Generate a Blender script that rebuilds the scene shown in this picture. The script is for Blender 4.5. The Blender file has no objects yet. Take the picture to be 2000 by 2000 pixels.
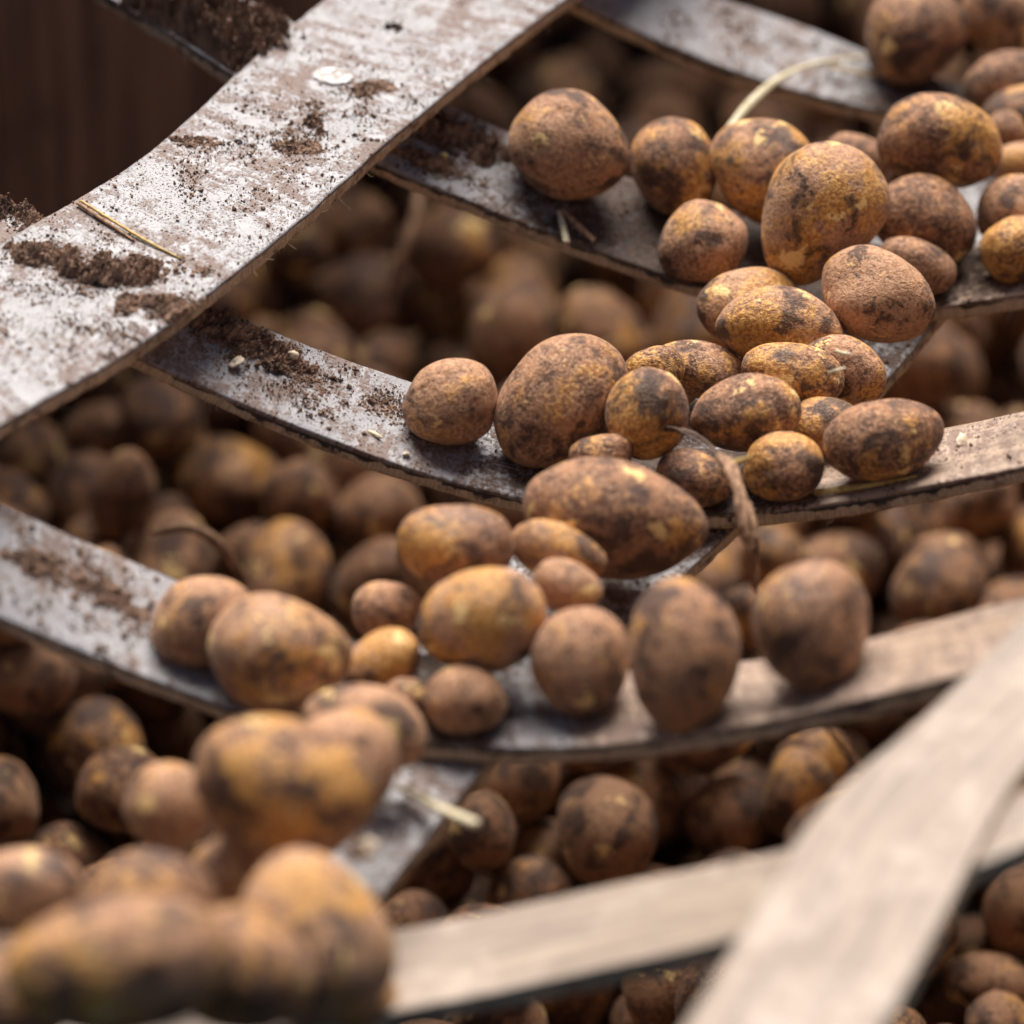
import bpy, math, numpy as np
from mathutils import Vector, Quaternion, noise as mn

# ------------------------------------------------------------------ camera, light, exposure
scene = bpy.context.scene
COL = scene.collection
cam = bpy.data.cameras.new('camera')
cam.sensor_width = 24.0; cam.lens = 116.6; cam.clip_end = 60
cam.dof.use_dof = True; cam.dof.focus_distance = 2.665; cam.dof.aperture_fstop = 2.15
cam_o = bpy.data.objects.new('camera', cam); COL.objects.link(cam_o)
PITCH = math.radians(33)
cam_o.location = (0, -2.6 * math.cos(PITCH), 2.6 * math.sin(PITCH))
cam_o.rotation_euler = (math.pi / 2 - PITCH, 0, 0)
scene.camera = cam_o
SUN_EL, SUN_AZ = math.radians(57), math.radians(-4)      # azimuth from +Y (behind the belts) towards +X
world = bpy.data.worlds.new('World'); scene.world = world; world.use_nodes = True
wn = world.node_tree
sky = wn.nodes.new('ShaderNodeTexSky'); sky.sky_type = 'NISHITA'; sky.sun_disc = False
sky.sun_elevation = SUN_EL; sky.sun_rotation = SUN_AZ; sky.air_density = 1.0; sky.dust_density = 4.0
wn.links.new(sky.outputs[0], wn.nodes['Background'].inputs[0])
wn.nodes['Background'].inputs[1].default_value = 0.05
sun = bpy.data.lights.new('sun', 'SUN'); sun.energy = 5.0; sun.angle = math.radians(46); sun.color = (1, .95, .90)
sun_o = bpy.data.objects.new('sun', sun); COL.objects.link(sun_o)
sd = Vector((math.sin(SUN_AZ) * math.cos(SUN_EL), math.cos(SUN_AZ) * math.cos(SUN_EL), math.sin(SUN_EL)))
sun_o.rotation_euler = sd.to_track_quat('Z', 'Y').to_euler()
vs = scene.view_settings
vs.view_transform = 'Standard'; vs.look = 'None'; vs.gamma = 1; vs.use_curve_mapping = False; vs.exposure = 0.5
scene.cycles.use_denoising = True
scene.cycles.max_bounces = 6; scene.cycles.diffuse_bounces = 4; scene.cycles.adaptive_threshold = .02

# ------------------------------------------------------------------ node helper
class G:
    def __init__(s, name):
        s.m = bpy.data.materials.new(name); s.m.use_nodes = True; s.t = s.m.node_tree
        s.bsdf = s.t.nodes['Principled BSDF']; s.out = s.t.nodes['Material Output']
    def n(s, typ, **kw):
        x = s.t.nodes.new(typ)
        for k, v in kw.items(): setattr(x, k, v)
        return x
    def put(s, sock, v):
        if isinstance(v, bpy.types.NodeSocket): s.t.links.new(v, sock)
        elif isinstance(v, (tuple, list)) and sock.type == 'RGBA' and len(v) == 3: sock.default_value = (*v, 1)
        else: sock.default_value = v
    def noise(s, vec, scale, detail=3, rough=.55, dist=0.):
        x = s.n('ShaderNodeTexNoise'); s.put(x.inputs['Vector'], vec); x.inputs['Scale'].default_value = scale
        x.inputs['Detail'].default_value = detail; x.inputs['Roughness'].default_value = rough; x.inputs['Distortion'].default_value = dist
        return x.outputs['Fac']
    def voro(s, vec, scale, feature='F1'):
        x = s.n('ShaderNodeTexVoronoi', feature=feature); s.put(x.inputs['Vector'], vec); x.inputs['Scale'].default_value = scale
        return x.outputs['Distance']
    def math(s, op, a, b=0., clamp=False):
        x = s.n('ShaderNodeMath', operation=op, use_clamp=clamp); s.put(x.inputs[0], a); s.put(x.inputs[1], b); return x.outputs[0]
    def ramp(s, v, lo, hi, a=0., b=1.):
        x = s.n('ShaderNodeMapRange', interpolation_type='SMOOTHSTEP'); s.put(x.inputs[0], v)
        for i, q in enumerate((lo, hi, a, b)): s.put(x.inputs[i + 1], q)
        return x.outputs[0]
    def mix(s, f, a, b):
        x = s.n('ShaderNodeMix', data_type='RGBA'); s.put(x.inputs[0], f); s.put(x.inputs[6], a); s.put(x.inputs[7], b); return x.outputs[2]
    def mixf(s, f, a, b):
        x = s.n('ShaderNodeMix', data_type='FLOAT'); s.put(x.inputs[0], f); s.put(x.inputs[2], a); s.put(x.inputs[3], b); return x.outputs[0]
    def vmul(s, v, k):
        x = s.n('ShaderNodeVectorMath', operation='MULTIPLY'); s.put(x.inputs[0], v); x.inputs[1].default_value = k; return x.outputs[0]
    def vadd(s, v, k):
        x = s.n('ShaderNodeVectorMath', operation='ADD'); s.put(x.inputs[0], v); s.put(x.inputs[1], k); return x.outputs[0]
    def bump(s, h, strength, dist, normal=None):
        x = s.n('ShaderNodeBump'); s.put(x.inputs['Height'], h); x.inputs['Strength'].default_value = strength; x.inputs['Distance'].default_value = dist
        if normal is not None: s.put(x.inputs['Normal'], normal)
        return x.outputs[0]
    def fin(s, color, rough, normal=None, spec=.4, sheen=0.):
        b = s.bsdf; s.put(b.inputs['Base Color'], color); s.put(b.inputs['Roughness'], rough)
        b.inputs['Specular IOR Level'].default_value = spec
        if sheen:
            b.inputs['Sheen Weight'].default_value = sheen; b.inputs['Sheen Roughness'].default_value = .45; b.inputs['Sheen Tint'].default_value = (1, .88, .78, 1)
        if normal is not None: s.put(b.inputs['Normal'], normal)
        return s.m
    def objvec(s):
        tc = s.n('ShaderNodeTexCoord').outputs['Object']; oi = s.n('ShaderNodeObjectInfo').outputs['Random']
        k = s.n('ShaderNodeVectorMath', operation='SCALE'); k.inputs[0].default_value = (7.3, 3.1, 11.7); s.put(k.inputs['Scale'], oi)
        return s.vadd(tc, k.outputs[0]), oi
    def uv(s, name='UVMap'):
        return s.n('ShaderNodeUVMap', uv_map=name).outputs[0]

# ------------------------------------------------------------------ materials
def potato_material(name, gold=0., gloss=0., mud_shade=0.):  # last argument darkens the skin: soil coat plus painted shade
    g = G(name); v, rnd = g.objvec()
    big = g.noise(v, 30, 3, .55, .3); mid = g.noise(v, 100, 4, .68, .2); fine = g.noise(v, 430, 3, .70); spk = g.noise(v, 1000, 2, .65)
    blot = g.noise(g.vadd(v, (3.3, 1.7, 9.1)), 40, 4, .68, .2)
    r2 = g.math('FRACT', g.math('MULTIPLY', rnd, 17.31)); lift = g.ramp(r2, 0, 1, -.03, .09)
    soil = g.mix(g.ramp(g.math('ADD', mid, lift), .36, .64), (.108, .040, .017), (.380 - mud_shade * 2.4, .172 - mud_shade * 1.3, .077 - mud_shade * .7))
    soil = g.mix(g.ramp(g.math('ADD', fine, lift), .42, .66, 0, .75), soil, (.62 - mud_shade * 4, .355 - mud_shade * 2.6, .200 - mud_shade * 1.8))
    skin = g.mix(g.ramp(fine, .36, .64), (.380, .145, .022), (.76, .395, .100))
    thr = g.math('SUBTRACT', g.math('ADD', g.math('MULTIPLY', big, .66), g.math('MULTIPLY', mid, .34)), g.math('MULTIPLY', g.math('SUBTRACT', rnd, .5 + gold), .12))
    rub = g.math('ADD', thr, g.math('MULTIPLY', g.math('SUBTRACT', fine, .5), .22))
    col = g.mix(g.ramp(rub, .515 + mud_shade, .615 + mud_shade), soil, skin)
    dark = g.ramp(g.math('ADD', blot, g.math('MULTIPLY', g.math('SUBTRACT', fine, .5), .28)), .522 - mud_shade, .622 - mud_shade * .6, 0, .90)
    col = g.mix(dark, col, (.048, .020, .012))
    scr = g.noise(g.vadd(v, (8.8, 2.2, 5.5)), 48, 3, .5, .2)
    col = g.mix(g.ramp(g.math('ADD', scr, g.math('MULTIPLY', g.math('SUBTRACT', fine, .5), .22)), .64, .70, 0, .94), col, (.92, .62, .24))
    col = g.mix(g.ramp(spk, .59, .69, 0, .42), col, (.050, .022, .013))
    col = g.mix(g.ramp(spk, .40, .31, 0, .4), col, (.66, .43, .28))
    h = g.math('ADD', g.math('MULTIPLY', fine, .7), g.math('ADD', g.math('MULTIPLY', mid, 1.3), g.math('MULTIPLY', spk, .3)))
    pit = g.ramp(g.voro(v, 210), .0, .25)
    nrm = g.bump(h, .8, .0017); nrm = g.bump(pit, .25, .0007, nrm)
    rough = g.mixf(g.ramp(rub, .48, .62), .72 - gloss, .52 - gloss)
    return g.fin(col, rough, nrm, .46, .12)

def belt_material(name, grey=(.26, .25, .255), film=(.19, .122, .092), film_lo=.468, speck=.575, soft=1., rough0=.40, tan=(.40, .285, .205)):
    g = G(name); v = g.uv(); dirt = g.n('ShaderNodeAttribute', attribute_name='dirt').outputs['Fac']; tn = g.n('ShaderNodeAttribute', attribute_name='worn').outputs['Fac']
    a = g.noise(v, 22, 4, .62, .5); b = g.noise(v, 75, 4, .7); fine = g.noise(v, 330, 3, .7); sp = g.noise(v, 620, 2, .6)
    streak = g.noise(g.vmul(v, (150, 26, 1)), 1, 3, .65, .4); grain = g.noise(g.vmul(v, (9, 170, 1)), 1, 4, .65, .3)
    col = g.mix(g.ramp(a, .36, .66), grey, tuple(min(.88, c * 1.45) for c in grey))
    col = g.mix(g.ramp(b, .56, .72, 0, .85), col, (.58, .57, .58))
    worn = g.mix(g.ramp(grain, .34, .66), tuple(c * .72 for c in tan), tuple(c * 1.25 for c in tan)); worn = g.mix(g.ramp(g.math('ADD', a, g.math('MULTIPLY', g.math('SUBTRACT', fine, .5), .2)), .50, .64, 0, .75), worn, tuple(min(.7, c * 1.3 + .08) for c in tan)); worn = g.mix(g.ramp(b, .57, .72, 0, .6), worn, tuple(c * .45 for c in tan))
    col = g.mix(g.ramp(g.math('ADD', tn, g.math('MULTIPLY', g.math('SUBTRACT', a, .5), .8)), .40, .62), col, worn)
    fm = g.math('ADD', g.math('MULTIPLY', a, .4), g.math('ADD', g.math('MULTIPLY', b, .35), g.math('MULTIPLY', streak, .25)))
    fmask = g.ramp(g.math('ADD', fm, g.math('MULTIPLY', g.math('SUBTRACT', fine, .5), .30)), film_lo, film_lo + .10 * soft, 0, .85)
    col = g.mix(fmask, col, film)
    smask = g.math('MULTIPLY', g.ramp(sp, speck, speck + .07), g.ramp(b, .34, .56), True)
    col = g.mix(smask, col, (.085, .048, .034))
    dm = g.ramp(g.math('ADD', dirt, g.math('MULTIPLY', g.math('SUBTRACT', g.math('ADD', g.math('MULTIPLY', b, .5), g.math('MULTIPLY', fine, .5)), .5), 1.5)), .42, .62)
    wet = g.mix(g.ramp(fine, .35, .7), (.034, .020, .014), (.125, .073, .048))
    col = g.mix(dm, col, wet)
    h = g.math('ADD', g.math('MULTIPLY', fmask, .5), g.math('ADD', smask, g.math('ADD', g.math('MULTIPLY', dm, g.math('ADD', .6, fine)), g.math('MULTIPLY', fine, .35))))
    nrm = g.bump(h, .6, .0010)
    rough = g.mixf(g.math('MAXIMUM', g.math('MAXIMUM', fmask, smask), g.math('MULTIPLY', dm, .75)), rough0, .88)
    return g.fin(col, rough, nrm, .5)

def core_material(name, dark=.74):
    g = G(name); v = g.uv()
    st = g.noise(g.vmul(v, (900, 60, 1)), 1, 4, .7); b = g.noise(v, 70, 4, .65); f = g.noise(v, 500, 3, .7)
    sep = g.n('ShaderNodeSeparateXYZ'); g.put(sep.inputs[0], v)
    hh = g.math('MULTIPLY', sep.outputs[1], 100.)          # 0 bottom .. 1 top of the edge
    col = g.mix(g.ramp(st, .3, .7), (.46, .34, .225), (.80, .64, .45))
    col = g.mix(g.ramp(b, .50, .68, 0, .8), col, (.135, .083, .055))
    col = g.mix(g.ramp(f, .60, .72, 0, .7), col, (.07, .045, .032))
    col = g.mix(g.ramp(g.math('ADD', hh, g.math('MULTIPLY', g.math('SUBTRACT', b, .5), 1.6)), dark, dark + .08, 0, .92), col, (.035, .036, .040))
    nrm = g.bump(g.math('ADD', st, f), .8, .0012)
    return g.fin(col, .85, nrm, .3)

def soil_material(name, lo=(.10, .055, .038), hi=(.36, .225, .155)):
    g = G(name); v = g.n('ShaderNodeTexCoord').outputs['Object']
    a = g.noise(v, 130, 4, .65); f = g.noise(v, 900, 3, .7)
    col = g.mix(g.ramp(a, .34, .66), lo, hi); col = g.mix(g.ramp(f, .56, .72, 0, .6), col, tuple(min(.5, c * 2.0) for c in hi))
    return g.fin(col, .93, g.bump(g.math('ADD', a, f), .9, .0012), .25)

def plain(name, c0, c1, scale, rough=.7, stretch=(1, 1, 1), spec=.35, bd=.0006):
    g = G(name); v = g.vmul(g.n('ShaderNodeTexCoord').outputs['Object'], stretch)
    a = g.noise(v, scale, 4, .6)
    return g.fin(g.mix(g.ramp(a, .33, .67), c0, c1), rough, g.bump(a, .5, bd), spec)

def wood_material():
    g = G('weathered_wood'); v, r = g.objvec()
    w = g.noise(g.vmul(v, (22, 22, 2.2)), 1, 5, .65, 1.2); f = g.noise(g.vmul(v, (160, 160, 9)), 1, 3, .6); s = g.noise(v, 5, 4, .6)
    col = g.mix(g.ramp(w, .3, .7), (.15, .085, .058), (.34, .22, .16)); col = g.mix(g.ramp(s, .5, .7, 0, .7), col, (.10, .058, .042))
    col = g.mix(g.ramp(f, .58, .7, 0, .5), col, (.27, .19, .14))
    return g.fin(col, .8, g.bump(g.math('ADD', w, f), .6, .002), .3)

M_POT = [potato_material('potato_skin_dusty', -.06), potato_material('potato_skin_mixed', .05), potato_material('potato_skin_golden', .28), potato_material('potato_skin_smooth', .02, .22)]
M_MUD_SHADE = [potato_material('potato_skin_muddy_shaded', .0, 0, .05), potato_material('potato_skin_muddy_gold_shaded', .2, 0, .04)]  # heap skins: muddy coat, darkened further to paint in the shade below
M_BELT = belt_material('belt_cover_grey'); M_BEIGE = belt_material('belt_cover_beige', (.26, .215, .18), (.22, .155, .115), .53, .66, 1.6, .55, (.285, .218, .165))
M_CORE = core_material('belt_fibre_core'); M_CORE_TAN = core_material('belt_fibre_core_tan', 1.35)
M_SOIL = soil_material('crumbly_soil'); M_SOILD = soil_material('dark_soil', (.026, .016, .012), (.10, .06, .042))
M_STRAW = plain('pale_straw', (.52, .42, .24), (.78, .70, .50), 300, .5, (1, 1, .3)); M_STRAWY = plain('yellow_straw', (.42, .27, .07), (.66, .47, .17), 300, .5)
M_STEM = plain('dried_stem', (.15, .075, .042), (.46, .28, .165), 260, .75, (1, 1, .25), .3, .0015); M_ROOT = plain('dark_root', (.045, .026, .018), (.16, .09, .06), 300, .7)
M_WHITE = plain('white_bolt_paint', (.22, .17, .14), (.70, .69, .68), 260, .5); M_CHIP = plain('pale_wood_chip', (.62, .48, .32), (.82, .70, .54), 400, .7)
M_FIB = plain('frayed_fibre', (.33, .24, .15), (.55, .43, .29), 200, .8); M_WOOD = wood_material()

# ------------------------------------------------------------------ mesh helpers
def link(o, parent=None):
    COL.objects.link(o)
    if parent is not None: o.parent = parent
    return o
def mesh_obj(name, verts, faces, mat, parent=None, smooth=True, uvs=None, attr=None):
    me = bpy.data.meshes.new(name); me.from_pydata([tuple(map(float, p)) for p in verts], [], faces)
    if smooth: me.polygons.foreach_set('use_smooth', [True] * len(me.polygons))
    if uvs is not None:
        lay = me.uv_layers.new(name='UVMap'); li = np.zeros(len(me.loops), int); me.loops.foreach_get('vertex_index', li)
        lay.data.foreach_set('uv', np.asarray(uvs, float)[li].ravel())
    if attr is not None:
        for k, a in attr.items(): me.attributes.new(k, 'FLOAT', 'POINT').data.foreach_set('value', np.asarray(a, float))
    me.materials.append(mat); me.update()
    return link(bpy.data.objects.new(name, me), parent)
def tag(o, label, cat=None, group=None, kind=None):
    o['label'] = label
    if cat: o['category'] = cat
    if group: o['group'] = group
    if kind: o['kind'] = kind
    return o
def empty(name, loc=(0, 0, 0)):
    o = bpy.data.objects.new(name, None); o.location = loc; o.empty_display_size = .02; return link(o)

def spline(P, n):
    P = np.asarray(P, float); m = len(P); t = np.linspace(0, m - 1, n); i = np.clip(t.astype(int), 0, m - 2); f = (t - i)[:, None]
    p0 = P[np.clip(i - 1, 0, m - 1)]; p1 = P[i]; p2 = P[i + 1]; p3 = P[np.clip(i + 2, 0, m - 1)]
    return .5 * (2 * p1 + (p2 - p0) * f + (2 * p0 - 5 * p1 + 4 * p2 - p3) * f ** 2 + (3 * p1 - p0 - 3 * p2 + p3) * f ** 3)
def unit(a): return a / np.maximum(np.linalg.norm(a, axis=-1, keepdims=True), 1e-9)

def tube(name, pts, radii, mat, parent=None, n=24, k=8, flat=1., rough=0., seed=0, ridge=0.):
    """swept tube along world points; flat squashes it into a blade"""
    c = spline(pts, n); r = np.interp(np.linspace(0, 1, n), np.linspace(0, 1, len(radii)), radii)
    t = unit(np.gradient(c, axis=0)); ref = np.array([.31, -.52, .8]); a = unit(np.cross(t, ref)); b = np.cross(t, a)
    g = np.random.default_rng(seed); V = []
    for i in range(n):
        for j in range(k):
            w = 2 * math.pi * j / k; q = 1 + rough * g.normal() + ridge * math.cos(5 * w + i * .16 + math.sin(i * .4))
            V.append(c[i] + r[i] * q * (a[i] * math.cos(w) + b[i] * math.sin(w) * flat))
    F = [(i * k + j, i * k + (j + 1) % k, (i + 1) * k + (j + 1) % k, (i + 1) * k + j) for i in range(n - 1) for j in range(k)]
    F += [tuple(range(k))[::-1], tuple((n - 1) * k + j for j in range(k))]
    o0 = np.array(V).mean(0)
    o = mesh_obj(name, np.array(V) - o0, F, mat, parent); o.location = o0
    return o

def ico(sub):
    t=(1+5**.5)/2
    v=[(-1,t,0),(1,t,0),(-1,-t,0),(1,-t,0),(0,-1,t),(0,1,t),(0,-1,-t),(0,1,-t),(t,0,-1),(t,0,1),(-t,0,-1),(-t,0,1)]
    v=[np.array(p)/np.linalg.norm(p) for p in v]
    f=[(0,11,5),(0,5,1),(0,1,7),(0,7,10),(0,10,11),(1,5,9),(5,11,4),(11,10,2),(10,7,6),(7,1,8),(3,9,4),(3,4,2),(3,2,6),(3,6,8),(3,8,9),(4,9,5),(2,4,11),(6,2,10),(8,6,7),(9,8,1)]
    for _ in range(sub):
        m={}; g=[]
        def mid(a,b):
            k=(a,b) if a<b else (b,a)
            if k not in m:
                p=v[a]+v[b]; v.append(p/np.linalg.norm(p)); m[k]=len(v)-1
            return m[k]
        for a,b,c in f:
            x,y,z=mid(a,b),mid(b,c),mid(c,a); g+=[(a,x,z),(b,y,x),(c,z,y),(x,y,z)]
        f=g
    return np.array(v),f
def potato_verts(n,seed,rad,lump=1.0):
    """unit directions -> lumpy tuber with x as the long axis; rad = semi-axes"""
    g=np.random.default_rng(seed); r=np.ones(len(n))
    for lo,hi,amp,k in ((1.4,2.6,.042,5),(3,5,.019,6),(7,12,.0040,10)):
        for _ in range(k):
            w=g.normal(size=3); w*=g.uniform(lo,hi)/np.linalg.norm(w)
            r+=lump*amp*np.cos(n@w+g.uniform(0,6.28))
    for _ in range(g.integers(5,10)):
        e=g.normal(size=3); e/=np.linalg.norm(e); s=g.uniform(.07,.14)
        d2=((n-e)**2).sum(1); r-=lump*g.uniform(.02,.05)*np.exp(-d2/s**2)
        e2=e+np.array([0,0,.12]); r+=lump*.02*np.exp(-((n-e2)**2).sum(1)/(s*1.1)**2)
    p=n*r[:,None]; tap=g.uniform(-.13,.13); bend=g.uniform(-.15,.15)
    p[:,1]*=1+tap*p[:,0]; p[:,2]*=1+tap*p[:,0]; p[:,1]+=bend*(p[:,0]**2-.35)
    ext=(p.max(0)-p.min(0))/2; p=(p-(p.max(0)+p.min(0))/2)/ext
    return p*np.asarray(rad)
NV=12
def variant_rad(i):
    g=np.random.default_rng(900+i); a=g.uniform(1.02,1.42); c=g.uniform(.84,1.0); return (a,1.0,c)


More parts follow.
